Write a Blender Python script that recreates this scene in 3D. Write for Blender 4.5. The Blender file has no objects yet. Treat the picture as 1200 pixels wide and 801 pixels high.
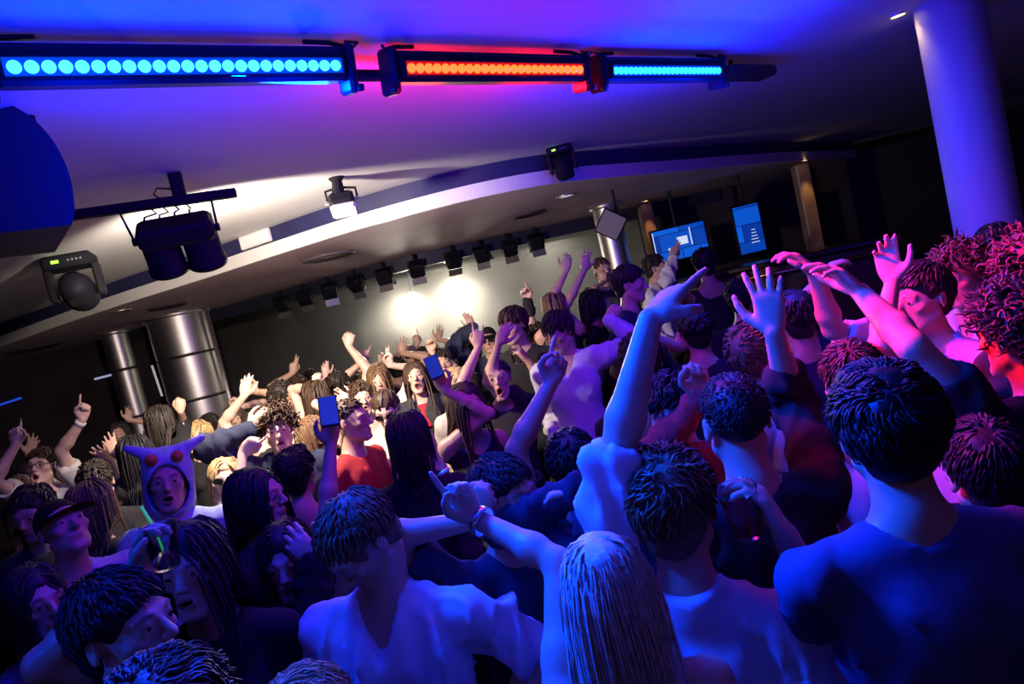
import bpy, math, random
import numpy as np
import openvdb
from mathutils import Vector, Matrix

SC = bpy.context.scene
COL = SC.collection

# ------------------------------------------------------------------ camera
F_PX, CU, CV = 800.0, 600.0, 400.5            # focal length and centre in pixels of the 1200x801 frame
CAM_Z, PITCH, ROLL = 2.05, math.radians(4.3), math.radians(13.3)
_fw = Vector((0, math.cos(PITCH), -math.sin(PITCH)))
_up0 = Vector((0, math.sin(PITCH), math.cos(PITCH)))
_rt0 = Vector((1, 0, 0))
CAM_R = _rt0 * math.cos(ROLL) - _up0 * math.sin(ROLL)
CAM_U = _up0 * math.cos(ROLL) + _rt0 * math.sin(ROLL)
CAM_P = Vector((0, 0, CAM_Z))


def ray(u, v):
    return _fw + CAM_R * ((u - CU) / F_PX) + CAM_U * ((CV - v) / F_PX)


def pix(u, v, D):
    """point seen at pixel (u, v) at depth D along the viewing axis"""
    return CAM_P + ray(u, v) * D


def pixz(u, v, z):
    """point seen at pixel (u, v) on the horizontal plane at height z"""
    r = ray(u, v)
    return CAM_P + r * ((z - CAM_Z) / r.z)


def proj(p):
    q = Vector(p) - CAM_P
    D = q.dot(_fw)
    return CU + F_PX * q.dot(CAM_R) / D, CV - F_PX * q.dot(CAM_U) / D, D


cam_d = bpy.data.cameras.new('camera')
cam_d.sensor_fit = 'HORIZONTAL'
cam_d.sensor_width = 36.0
cam_d.lens = F_PX / 1200.0 * 36.0
cam_d.clip_start = 0.05
cam = bpy.data.objects.new('camera', cam_d)
COL.objects.link(cam)
cam.matrix_world = Matrix((
    (CAM_R.x, CAM_U.x, -_fw.x, CAM_P.x),
    (CAM_R.y, CAM_U.y, -_fw.y, CAM_P.y),
    (CAM_R.z, CAM_U.z, -_fw.z, CAM_P.z),
    (0, 0, 0, 1)))
SC.camera = cam

# ------------------------------------------------------------------ world, exposure, large lights
SC.view_settings.view_transform = 'Standard'
SC.view_settings.look = 'None'
SC.view_settings.gamma = 1.0
SC.view_settings.use_curve_mapping = False
SC.view_settings.exposure = 0.0

world = bpy.data.worlds.new('world')
SC.world = world
world.use_nodes = True
world.node_tree.nodes['Background'].inputs[0].default_value = (1.0, 0.62, 0.72, 1)
world.node_tree.nodes['Background'].inputs[1].default_value = 0.035


def light(name, kind, loc, power, color, target=None, size=0.1, spot=None, blend=0.5, sizey=None, spread=None):
    d = bpy.data.lights.new(name, kind)
    d.energy = power
    d.color = color
    if kind == 'AREA':
        d.size = size
        if sizey:
            d.shape = 'RECTANGLE'
            d.size_y = sizey
        if spread:
            d.spread = math.radians(spread)
    else:
        d.shadow_soft_size = size
    if kind == 'SPOT':
        d.spot_size = math.radians(spot)
        d.spot_blend = blend
    o = bpy.data.objects.new(name, d)
    COL.objects.link(o)
    o.location = loc
    if target is not None:
        o.rotation_euler = (Vector(target) - Vector(loc)).to_track_quat('-Z', 'Y').to_euler()
    return o

# LED bars: beam power, downward aim, spread, spill around the bar
LEDP = ((170, .75, 118, 30.0, (0, .012, 1), 0), (88, .9, 80, 8.0, (1, .0, .05), .2), (40, .75, 150, 30.0, (0, .012, 1), 0))
RED_AIM = (1.0, -.48, -.55)
BLUE_AIM = (.95, -.70, -.70)
TWIN = ((230, (.02, 1.0, .02), 120), (230, (.0, .6, -1.0), 125))
BLINDP, GLOWP = 230, 4
STAGE_FILL = ((-.75, 3.05, 330), (.75, 3.05, 330))
HAZE = .28
light('blue_wash', 'SPOT', (-2.4, .2, 2.6), 300, (.0, .05, 1.0), (1.25, 2.1, 2.12), .12, 24, .8)
light('blue_shirt_fill', 'SPOT', (-2.6, .4, 2.6), 200, (.0, .05, 1.0), (-.45, 1.62, 1.3), .10, 15, .6)  # narrow spot added only to brighten the white shirt
light('blue_ceiling_fill', 'AREA', (-.9, .2, 1.9), 26, (.0, .012, 1.0), (-.3, 1.2, 2.95), .8, spread=100)  # unseen uplight among the crowd, added to turn the ceiling blue

# ------------------------------------------------------------------ materials
MATS = {}


def mat(name, color=(0.5, 0.5, 0.5), rough=0.6, metal=0.0, emit=None, estr=0.0, attr=None, bump=None, spec=0.4,
        trans=0.0, ior=1.45, var=None, aniso=None, wave=None, coat=0.0, alpha=1.0):
    if name in MATS:
        return MATS[name]
    m = bpy.data.materials.new(name)
    m.use_nodes = True
    nt = m.node_tree
    b = nt.nodes['Principled BSDF']
    b.inputs['Base Color'].default_value = (*color, 1)
    b.inputs['Roughness'].default_value = rough
    b.inputs['Metallic'].default_value = metal
    b.inputs['Specular IOR Level'].default_value = spec
    b.inputs['Transmission Weight'].default_value = trans
    b.inputs['IOR'].default_value = ior
    b.inputs['Coat Weight'].default_value = coat
    b.inputs['Alpha'].default_value = alpha
    if emit:
        b.inputs['Emission Color'].default_value = (*emit, 1)
        b.inputs['Emission Strength'].default_value = estr
    tc = nt.nodes.new('ShaderNodeTexCoord')
    col_out = None
    if attr:
        a = nt.nodes.new('ShaderNodeAttribute')
        a.attribute_name = attr
        col_out = a.outputs['Color']
    if var:
        scale, amt = var
        n = nt.nodes.new('ShaderNodeTexNoise')
        n.inputs['Scale'].default_value = scale
        n.inputs['Detail'].default_value = 5
        nt.links.new(tc.outputs['Object'], n.inputs['Vector'])
        mr = nt.nodes.new('ShaderNodeMapRange')
        mr.inputs[1].default_value = 0.3
        mr.inputs[2].default_value = 0.7
        mr.inputs[3].default_value = 1 - amt
        mr.inputs[4].default_value = 1 + amt
        nt.links.new(n.outputs['Fac'], mr.inputs[0])
        mx = nt.nodes.new('ShaderNodeVectorMath')
        mx.operation = 'SCALE'
        if col_out:
            nt.links.new(col_out, mx.inputs[0])
        else:
            mx.inputs[0].default_value = color
        nt.links.new(mr.outputs[0], mx.inputs['Scale'])
        col_out = mx.outputs[0]
    if col_out:
        nt.links.new(col_out, b.inputs['Base Color'])
    if bump:
        scale, dist, strength = bump
        n = nt.nodes.new('ShaderNodeTexNoise')
        n.inputs['Scale'].default_value = scale
        n.inputs['Detail'].default_value = 6
        if aniso:
            mp = nt.nodes.new('ShaderNodeMapping')
            mp.inputs['Scale'].default_value = aniso
            nt.links.new(tc.outputs['Object'], mp.inputs['Vector'])
            nt.links.new(mp.outputs[0], n.inputs['Vector'])
        else:
            nt.links.new(tc.outputs['Object'], n.inputs['Vector'])
        bp = nt.nodes.new('ShaderNodeBump')
        bp.inputs['Strength'].default_value = strength
        bp.inputs['Distance'].default_value = dist
        nt.links.new(n.outputs['Fac'], bp.inputs['Height'])
        nt.links.new(bp.outputs[0], b.inputs['Normal'])
    MATS[name] = m
    return m


# ------------------------------------------------------------------ mesh helpers
def mesh_np(name, V, polys, smooth=True, cols=None):
    """polys: list of (n,k) int arrays"""
    me = bpy.data.meshes.new(name)
    V = np.ascontiguousarray(V, dtype=np.float32)
    me.vertices.add(len(V))
    me.vertices.foreach_set('co', V.ravel())
    polys = [p for p in polys if len(p)]
    idx = np.concatenate([np.asarray(p, dtype=np.int32).ravel() for p in polys])
    tot = np.concatenate([np.full(len(p), np.asarray(p).shape[1], dtype=np.int32) for p in polys])
    st = np.concatenate([[0], np.cumsum(tot)[:-1]]).astype(np.int32)
    me.loops.add(len(idx))
    me.loops.foreach_set('vertex_index', idx)
    me.polygons.add(len(tot))
    me.polygons.foreach_set('loop_start', st)
    me.polygons.foreach_set('use_smooth', np.full(len(tot), smooth, dtype=bool))
    me.update(calc_edges=True)
    if cols is not None:
        a = me.color_attributes.new('Col', 'FLOAT_COLOR', 'POINT')
        c = np.ones((len(V), 4), dtype=np.float32)
        c[:, :3] = cols
        a.data.foreach_set('color', c.ravel())
    return me


def link(name, me, m=None, parent=None, loc=None, rot=None):
    o = bpy.data.objects.new(name, me)
    COL.objects.link(o)
    if m is not None and me is not None and len(me.materials) == 0:
        me.materials.append(m)
    if parent is not None:
        o.parent = parent
    if loc is not None:
        o.location = loc
    if rot is not None:
        o.rotation_euler = rot
    return o


def tag(o, label, cat, group=None):
    o['label'] = label
    o['category'] = cat
    if group:
        o['group'] = group
    return o


def struct(o, label=None):
    o['kind'] = 'structure'
    if label:
        o['label'] = label
    return o


def empty(name, loc, rot=(0, 0, 0)):
    o = bpy.data.objects.new(name, None)
    COL.objects.link(o)
    o.location = loc
    o.rotation_euler = rot
    return o


class MB:
    """collects simple solids into one mesh"""

    def __init__(self):
        self.V, self.P = [], []
        self.n = 0

    def add(self, V, P):
        V = np.asarray(V, dtype=np.float64)
        self.V.append(V)
        for p in P:
            self.P.append(np.asarray(p, dtype=np.int64) + self.n)
        self.n += len(V)

    def box(self, c, s, M=None):
        x, y, z = [v / 2 for v in s]
        V = np.array([(-x, -y, -z), (x, -y, -z), (x, y, -z), (-x, y, -z), (-x, -y, z), (x, -y, z), (x, y, z), (-x, y, z)])
        if M is not None:
            V = V @ np.array(M.to_3x3()).T
        self.add(V + np.array(c), [np.array([(0, 3, 2, 1), (4, 5, 6, 7), (0, 1, 5, 4), (1, 2, 6, 5), (2, 3, 7, 6), (3, 0, 4, 7)])])

    def rbox(self, c, s, r, M=None):
        """box with chamfered edges: an octagonal prism along z, chamfered rims"""
        x, y, z = [v / 2 for v in s]
        def ring(ix, zz):
            a, b = x - ix, y - ix
            rr = r
            return [(a, -b + rr, zz), (a, b - rr, zz), (a - rr, b, zz), (-a + rr, b, zz), (-a, b - rr, zz), (-a, -b + rr, zz), (-a + rr, -b, zz), (a - rr, -b, zz)]
        V = np.array(ring(r * .6, -z) + ring(0, -z + r) + ring(0, z - r) + ring(r * .6, z))
        if M is not None:
            V = V @ np.array(M.to_3x3()).T
        q = []
        for k in range(3):
            for i in range(8):
                j = (i + 1) % 8
                q.append((k * 8 + i, k * 8 + j, k * 8 + 8 + j, k * 8 + 8 + i))
        self.add(V + np.array(c), [np.array(q), np.array([[7, 6, 5, 4, 3, 2, 1, 0], [24, 25, 26, 27, 28, 29, 30, 31]])])

    def tube(self, pts, rad, n=10, cap=True):
        pts = [Vector(p) for p in pts]
        if not hasattr(rad, '__len__'):
            rad = [rad] * len(pts)
        V = []
        t0 = (pts[1] - pts[0]).normalized()
        a = t0.orthogonal().normalized()
        for i, p in enumerate(pts):
            t = (pts[min(i + 1, len(pts) - 1)] - pts[max(i - 1, 0)]).normalized()
            a = (a - t * a.dot(t)).normalized()
            b = t.cross(a)
            for k in range(n):
                an = 2 * math.pi * k / n
                V.append(p + (a * math.cos(an) + b * math.sin(an)) * rad[i])
        q = []
        for i in range(len(pts) - 1):
            for k in range(n):
                j = (k + 1) % n
                q.append((i * n + k, i * n + j, i * n + n + j, i * n + n + k))
        P = [np.array(q)]
        if cap:
            P.append(np.array([list(range(n))[::-1], [(len(pts) - 1) * n + k for k in range(n)]]))
        self.add([tuple(v) for v in V], P)

    def lathe(self, prof, n=24, c=(0, 0, 0), M=None, cap=False):
        V = []
        for r, z in prof:
            for k in range(n):
                an = 2 * math.pi * k / n
                V.append((r * math.cos(an), r * math.sin(an), z))
        V = np.array(V)
        if M is not None:
            V = V @ np.array(M.to_3x3()).T
        q = []
        for i in range(len(prof) - 1):
            for k in range(n):
                j = (k + 1) % n
                q.append((i * n + k, i * n + j, i * n + n + j, i * n + n + k))
        P = [np.array(q)]
        if cap:
            P.append(np.array([list(range(n))[::-1], [(len(prof) - 1) * n + k for k in range(n)]]))
        self.add(V + np.array(c), P)

    def mesh(self, name, smooth=False):
        by = {}
        for p in self.P:
            by.setdefault(p.shape[1], []).append(p)
        return mesh_np(name, np.concatenate(self.V), [np.concatenate(x) for x in by.values()], smooth)

    def build(self, name, m, parent=None, smooth=False, loc=None, rot=None):
        return link(name, self.mesh(name, smooth), m, parent, loc, rot)


# ------------------------------------------------------------------ the room
CEIL, SOFF, STAGE_CEIL = 2.95, 2.73, 3.25
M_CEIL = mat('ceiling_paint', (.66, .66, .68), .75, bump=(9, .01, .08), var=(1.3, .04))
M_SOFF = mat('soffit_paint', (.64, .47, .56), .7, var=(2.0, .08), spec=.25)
M_LIP = mat('lip_white', (.80, .78, .74), .5)
M_BANDDARK = mat('fascia_dark', (.03, .03, .10), .4, var=(3, .2))
M_WALL = mat('wall_dark', (.045, .032, .036), .8, var=(2.2, .25), bump=(30, .004, .3))
M_FLOOR = mat('floor_dark', (.035, .030, .032), .45, var=(6, .3))
M_BLACK = mat('black_metal', (.012, .012, .018), .55, bump=(300, .0006, .3), spec=.15)
M_BLACKP = mat('black_plastic', (.012, .012, .014), .35)
M_STEEL = mat('brushed_steel', (.72, .68, .63), .40, metal=1.0, bump=(60, .0008, .25), aniso=(30, 30, .3))
M_STEELJ = mat('steel_joint', (.035, .035, .035), .4)

curve = [(-9.0, 10.2), (-7.4, 9.0), (-5.5, 7.62), (-3.65, 6.46), (-2.4, 5.83), (-1.57, 5.38), (-.82, 5.03), (-.1, 4.90), (.52, 5.06), (1.12, 5.56), (1.85, 6.25), (3.07, 7.35), (4.4, 8.7), (5.2, 9.55)]


def catmull(pts, n):
    P = [np.array(p) for p in pts]
    P = [2 * P[0] - P[1]] + P + [2 * P[-1] - P[-2]]
    out = []
    for i in range(1, len(P) - 2):
        for k in range(n):
            t = k / n
            a, b, c, d = P[i - 1], P[i], P[i + 1], P[i + 2]
            out.append(.5 * ((2 * b) + (c - a) * t + (2 * a - 5 * b + 4 * c - d) * t * t + (3 * b - a - 3 * c + d) * t ** 3))
    out.append(P[-2])
    return np.array(out)


LIP = catmull(curve, 8)
EDGE = catmull([(-9.0, 11.3), (-7.0, 10.5), (-5.2, 9.95), (-3.3, 9.3), (-1.8, 8.55), (-.7, 8.4), (.76, 8.75), (2.2, 9.1), (3.4, 9.45), (5.2, 9.75)], 8)


def edge_y(x):
    return float(np.interp(x, EDGE[:, 0], EDGE[:, 1]))


def slab(A, B, z0, z1):
    """solid strip between plan polylines A and B (same length)"""
    n = len(A)
    V = [(*a, z0) for a in A] + [(*b, z0) for b in B] + [(*a, z1) for a in A] + [(*b, z1) for b in B]
    q = []
    for i in range(n - 1):
        q += [(i, n + i, n + i + 1, i + 1), (2 * n + i, 2 * n + i + 1, 3 * n + i + 1, 3 * n + i),
              (i, i + 1, 2 * n + i + 1, 2 * n + i), (n + i, 3 * n + i, 3 * n + i + 1, n + i + 1)]
    q += [(0, 2 * n, 3 * n, n), (n - 1, 2 * n - 1, 4 * n - 1, 3 * n - 1)]
    return np.array(V), [np.array(q)]


def strip(name, A, B, z0, z1, m):
    mb = MB()
    mb.add(*slab(A, B, z0, z1))
    return struct(mb.build(name, m))


XR = 5.2
near = np.stack([LIP[:, 0], np.full(len(LIP), -3.0)], 1)
strip('ceiling', near, LIP, CEIL, CEIL + .08, M_CEIL)
mb = MB()
mb.box(((XR + 8) / 2, 3.5, CEIL + .04), (8 - XR, 13, .08))
struct(mb.build('ceiling', M_CEIL))
# lower soffit with its two-tone rounded fascia
e2 = np.array([(x, max(edge_y(x), y + .05)) for x, y in LIP])
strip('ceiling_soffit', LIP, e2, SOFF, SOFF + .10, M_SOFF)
tn = np.gradient(LIP, axis=0)
tn /= np.linalg.norm(tn, axis=1, keepdims=True)
out_n = np.stack([tn[:, 1], -tn[:, 0]], 1)                # towards the dance floor
strip('trim_1', LIP + out_n * .045, LIP, SOFF - .004, SOFF + .098, M_LIP)
strip('trim_2', LIP + out_n * .012, LIP, SOFF + .098, CEIL, M_BANDDARK)
# dark lintel over the stage, stage ceiling, walls, floor
strip('trim_3', e2[(LIP[:, 0] > -7) & (LIP[:, 0] < 3.4)], e2[(LIP[:, 0] > -7) & (LIP[:, 0] < 3.4)] + [0, .14], 2.57, SOFF + .1, mat('lintel_dark', (.03, .03, .055), .5))
mb = MB()
mb.box((-.5, 11.2, STAGE_CEIL + .04), (18, 5.4, .08))
struct(mb.build('ceiling_stage', mat('stage_ceiling', (.03, .03, .04), .8)))
mb = MB()
mb.box((-.5, 13.55, 1.7), (18, .15, 3.4))
struct(mb.build('wall_back', mat('stage_wall', (.10, .095, .09), .8, var=(1.5, .2))))
mb = MB()
mb.box((-9.2, 5, 1.7), (.15, 17.2, 3.4))
struct(mb.build('wall_left', M_WALL))
mb = MB()
mb.box((8, 5, 1.7), (.15, 17.2, 3.4))
struct(mb.build('wall_right', M_WALL))
mb = MB()
mb.box((5.1, 9.55, 1.4), (6.0, .15, 2.8))
struct(mb.build('wall_bar', M_WALL))
mb = MB()
mb.box((-6.9, 10.25, 1.37), (4.5, .12, 2.74))
struct(mb.build('wall_side', M_WALL))
mb = MB()
mb.rbox((3.2, 6.7, .1), (6.0, 5.5, .199), .01)
struct(mb.build('floor_podium', M_FLOOR))
mb = MB()
mb.box((-.5, 5, -.05), (18, 17.4, .1))
struct(mb.build('floor', M_FLOOR))


# ------------------------------------------------------------------ columns
def steel_column(x, y, r, z1, seams, label, name='steel_column'):
    root = empty(name, (x, y, 0))
    tag(root, label, 'column')
    zs = [0] + seams + [z1]
    for a, b in zip(zs[:-1], zs[1:]):
        mb = MB()
        mb.lathe([(r - .006, a + .012), (r - .001, a + .016), (r, a + .020), (r, a + .026), (r, b - .026), (r, b - .020), (r - .001, b - .016), (r - .006, b - .012)], 48)
        mb.build('steel_panel', M_STEEL, root, True)
    for z in seams:
        mb = MB()
        mb.lathe([(r - .012, z - .02), (r - .004, z - .016), (r - .004, z + .016), (r - .012, z + .02)], 48)
        mb.build('joint_band', M_STEELJ, root, True)
    mb = MB()
    mb.lathe([(r + .02, z1 - .055), (r + .03, z1 - .05), (r + .03, z1 - .01), (r + .02, z1)], 48, cap=True)
    mb.build('collar', M_STEEL, root, True)
    return root


cc = pixz(226, 366, SOFF)
cr = steel_column(cc.x + .02, 8.75, .37, SOFF, [1.06, 1.62, 2.18], 'brushed steel clad column with dark joint bands beneath the soffit edge')
mb = MB()
mb.tube([(.41, -.10, .0), (.41, -.10, SOFF)], .022, 10)
mb.build('conduit', M_STEEL, cr, True)
p = pixz(182, 420, 2.35)
steel_column(-5.15, 9.2, .16, SOFF, [1.55, 2.2], 'slim chrome column standing behind the steel clad column')
p = pix(722, 300, 7.6)
steel_column(p.x, p.y, .15, SOFF, [1.6], 'slim chrome column beneath the diamond hung speaker')
# painted round column
rc = pixz(1110, 0, CEIL)
mb = MB()
mb.lathe([(.165, 0), (.165, .1), (.15, .11), (.15, CEIL)], 48)
o = mb.build('round_column', mat('column_paint', (.34, .35, .38), .6, bump=(12, .003, .15)), None, True, (rc.x, rc.y, 0))
tag(o, 'smooth round painted column washed in blue light by the ceiling downlight', 'column')
p = pix(945, 240, 7.4)
for (u, v, D_, lab) in ((950, 260, 8.2, 'dark square pillar with warm spot at its top, beside portrait screen'), (768, 300, 8.6, 'dark square pillar with warm spot at its top, beside wide screen')):
    p = pix(u, v, D_)
    root = empty('bar_pillar', (p.x, p.y, 0))
    mb = MB()
    mb.rbox((0, 0, SOFF / 2 - .01), (.17, .17, SOFF - .02), .02)
    mb.build('shaft', mat('pillar_bronze', (.30, .20, .13), .45, metal=.3, var=(6, .2)), root)
    mb = MB()
    mb.box((0, 0, .06), (.32, .32, .12))
    mb.build('plinth', M_BLACK, root)
    tag(root, lab, 'column')
    light('pillar_spot', 'SPOT', (p.x - .02, p.y - .20, SOFF - .03), 14.0, (1, .55, .18), (p.x, p.y - .08, 1.9), .02, 40, .6)
    mb = MB()
    mb.lathe([(.03, -.002), (.045, -.004), (.05, 0), (.05, .01)], 14)
    o2 = mb.build('pillar_downlight', M_STEEL, None, True, (p.x - .02, p.y - .20, SOFF - .008))
    tag(o2, 'small recessed downlight above the pillar ' + lab.split(', ')[1], 'downlight')
    mb = MB()
    mb.lathe([(.0005, 0), (.028, 0)], 14)
    mb.build('bulb', mat('bulb_warm', (1, .7, .4), .4, emit=(1, .6, .25), estr=6), o2, False, (0, 0, -.001))


# ------------------------------------------------------------------ LED bars on the ceiling
def led_bar(A, B, n, color, lens, label, power, estr, aim=None):
    A, B = Vector(A), Vector(B)
    d = (B - A).normalized()
    L = (B - A).length
    nrm_ = Vector((d.y, -d.x, -.22)).normalized()
    ex = -d
    up_ = ex.cross(nrm_)
    c = (A + B) / 2
    M = Matrix((ex, nrm_, up_)).transposed()
    root = empty('led_bar', c)
    root.rotation_euler = M.to_euler()
    tag(root, label, 'stage light', 'LED bars along the ceiling')
    mb = MB()
    mb.rbox((0, -.045, .008), (L + .02, .085, .10), .012)
    mb.build('housing', M_BLACK, root)
    mb = MB()                                          # tray the lenses sit in
    for sz in (-1, 1):
        mb.box((0, .006, sz * .0245), (L - .02, .012, .005))
    for sx in (-1, 1):
        mb.box((sx * (L / 2 - .012), .006, 0), (.006, .012, .05))
    mb.build('lens_tray', M_BLACKP, root)
    for q in (-1, 1):
        mb = MB()
        mb.rbox((q * (L / 2 + .02), -.045, -.005), (.03, .10, .15), .01)
        mb.build('end_bracket', M_BLACK, root)
        mb = MB()
        mb.tube([(q * (L / 2 + .02), -.045, .065), (q * (L / 2 - .02), -.06, .078), (q * (L / 2 - .10), -.07, .082)], .008, 6)
        mb.tube([(q * (L / 2 + .03), -.02, .05), (q * (L / 2 + .055), -.01, .07), (q * (L / 2 + .03), -.05, .08)], .005, 6)
        mb.build('cable', M_BLACKP, root, True)
        mb = MB()
        mb.lathe([(.001, .012), (.014, .010), (.014, -.010), (.001, -.012)], 12, (q * (L / 2 + .035), .0, -.065))
        mb.build('clamp_knob', M_BLACKP, root, True)
    mb = MB()
    mb.box((0, .001, 0), (L - .03, .004, .044))
    mb.build('glow_plate', mat('plate_' + lens[0], tuple(x * .3 for x in lens[2]), .3, emit=lens[2], estr=.55), root)  # its emission paints in the lens light that falls on the tray
    lm = MB()
    lm.lathe([(.0160, .0), (.0153, .008), (.011, .013), (.005, .0155), (.0005, .016)], 14)
    lme = lm.mesh('led_lens', True)
    lme.materials.append(mat('led_' + lens[0], lens[1], .3, emit=lens[1], estr=estr))
    for i in range(n):
        o = link('led_lens', lme, None, root)
        o.location = ((-.5 + (i + .5) / n) * (L - .04), .002, 0)
        o.rotation_euler = (-math.pi / 2, 0, 0)
    # the beam these lenses throw
    pos = c + nrm_ * .05
    t = pos + nrm_ * 1.0 + Vector((0, 0, -power[1]))
    if aim:
        t = pos + Vector(aim)
    light('led_bar_beam', 'AREA', pos, power[0], color, t, L, sizey=.06, spread=power[2])
    if power[3]:
        for k in (-.3, .3):
            light('led_bar_spill', 'POINT', c + d * L * k - Vector((nrm_.x, nrm_.y, 0)) * power[5] + Vector((0, 0, -.19 + .55 * power[5])), power[3], power[4], None, .12)
    return root, M, c


zb = 2.845
BLUE, RED = (.0, .045, 1.0), (1.0, .004, .02)
b1a, b1b = pixz(-6, 79, zb), pixz(406, 77, zb)
b2a, b2b = pixz(470, 80, zb), pixz(686, 82, zb)
b3a, b3b = pixz(714, 83, zb), pixz(846, 83, zb)
led_bar(b1a, b1b, 24, BLUE, ('cyan', (.05, .56, 1.0), (.0, .10, 1.0)), 'long LED bar with large cyan-blue lenses, before the red one', LEDP[0], 2.6, BLUE_AIM)
led_bar(b2a, b2b, 24, RED, ('red', (1.0, .12, .012), (1.0, .01, .02)), 'LED bar glowing red and orange between two blue bars', LEDP[1], 3.0, RED_AIM)
led_bar(b3a, b3b, 24, BLUE, ('blue', (.02, .36, 1.0), (.0, .05, 1.0)), 'LED bar with small blue lenses beyond the red one', LEDP[2], 2.6)
# pipe that carries the bars
d = (Vector(b3b) - Vector(b1a)).normalized()
back = Vector((-d.y, d.x, 0)) * .13
root = empty('mounting_pipe', (0, 0, 0))
mb = MB()
mb.tube([b1a - d * .3 + back + Vector((0, 0, .03)), b3b + d * .55 + back + Vector((0, 0, .03))], .02, 10)
mb.build('pipe', M_BLACK, root, True)
for t in (.12, .40, .55, .82, 1.1):
    p = b1a.lerp(b3b, t) + back
    mb = MB()
    mb.tube([p + Vector((0, 0, .03)), p + Vector((0, 0, CEIL - zb))], .012, 8)
    mb.build('hanger', M_BLACK, root)
p = b3b + d * .32 + back * .6
mb = MB()
mb.rbox((p.x, p.y, zb + .02), (.42, .12, .05), .012, Matrix.Rotation(math.atan2(d.y, d.x), 3, 'Z'))
mb.build('end_plate', mat('plate_brown', (.05, .03, .02), .6), root)
tag(root, 'black ceiling pipe carrying the three LED bars on short hangers', 'pipe')

# ------------------------------------------------------------------ ceiling fixtures
# twin wash light under a cross bar
tp = pixz(204, 203, CEIL)
root = empty('twin_wash_light', (tp.x, tp.y, CEIL), (0, 0, .28))
tag(root, 'pair of black barrel wash lights hung from a ceiling cross bar', 'stage light')
rz = math.radians(-2)
Mz = Matrix.Rotation(rz, 3, 'Z')
mb = MB()
mb.rbox((0, 0, -.05), (.06, .05, .13), .008)
mb.build('ceiling_stub', M_BLACK, root)
mb = MB()
mb.rbox((-.12, 0, -.125), (.74, .05, .042), .006, Matrix.Rotation(math.radians(2), 3, 'Y'))
mb.build('cross_bar', M_BLACK, root)
for x0, x1 in ((-.24, -.215), (.16, .155)):
    mb = MB()
    mb.tube([(x0 * .6 - .03, 0, -.135), (x0 - .03, .0, -.145), (x1 - .03, .0, -.27)], .006, 6)
    mb.build('yoke_arm', M_BLACK, root)
for k in range(4):
    x = -.14 + .05 * k
    mb = MB()
    mb.tube([(x, .0, -.14), (x + .02, .02 * (k % 2), -.17), (x - .03 + .015 * k, -.03, -.185), (x - .05 + .02 * k, .0, -.23)], .005, 6)
    mb.build('cable', M_BLACKP, root, True)
mb = MB()
mb.tube([(-.03, 0, -.07), (-.09, 0, -.055), (-.11, 0, -.08), (-.08, 0, -.12)], .005, 6)
mb.build('cable', M_BLACKP, root, True)
Rt = Matrix.Rotation(math.radians(34), 3, 'X')
mb = MB()
mb.rbox((-.06, .02, -.262), (.34, .16, .10), .02, Rt)
mb.build('rear_housing', M_BLACK, root)
for x in (-.15, .03):
    mb = MB()
    Ml = Matrix.Rotation(math.radians(-(180 - 34)), 3, 'X')
    mb.lathe([(.078, .0), (.083, .02), (.087, .20), (.093, .205), (.093, .23), (.087, .23), (.08, .21), (.055, .13), (.0005, .11)], 28, (x, .02, -.235), Ml)
    mb.build('barrel', M_BLACK, root, True)
    pos = Vector((tp.x + x, tp.y + .0, CEIL - .235)) + Ml @ Vector((0, 0, .26))
    tw = TWIN[0 if x < -.1 else 1]
    light('twin_wash_beam', 'SPOT', pos + Vector((0, .03, 0)), tw[0], (1, .84, .66), pos + Vector(tw[1]), .05, tw[2], .45)
for q in (-1, 1):
    mb = MB()
    mb.tube([(-.06 + q * .17, .02, -.28), (-.06 + q * .195, .02, -.28)], .02, 10)
    mb.build('tilt_knob', M_BLACKP, root)

# big rounded speaker at the side
D0 = 2.1
prof = [(-160, 290), (-60, 280), (84, 263), (87, 250), (86, 228), (80, 200), (68, 174), (52, 152), (32, 134), (5, 118), (-60, 100), (-160, 88)]
prof = [tuple(x) for x in catmull(prof[2:10], 4)] + prof[10:] + prof[:2]
P0 = [pix(u, v, D0) for u, v in prof]
P1 = [p_ + Vector((-.28, .34, .0)) for p_ in P0]
n = len(prof)
V = [tuple(p_) for p_ in P0 + P1]
q = [(i, (i + 1) % n, n + (i + 1) % n, n + i) for i in range(n)]
mb = MB()
mb.add(V, [np.array(q), np.array([list(range(n))[::-1], list(range(n, 2 * n))])])
o = mb.build('hanging_speaker', mat('speaker_shell', (.03, .035, .06), .45, bump=(80, .002, .2)))
c0 = sum(P0, Vector()) / n
tag(o, 'large dark rounded loudspeaker cabinet hung beside the twin wash light', 'speaker')
for k in (0, 1):
    p_ = c0 + Vector((-.05 - .15 * k, .12 + .1 * k, 0))
    mb = MB()
    mb.tube([(p_.x, p_.y, c0.z), (p_.x, p_.y, CEIL)], .012, 8)
    mb.build('hanger', M_BLACK, o)


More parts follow.
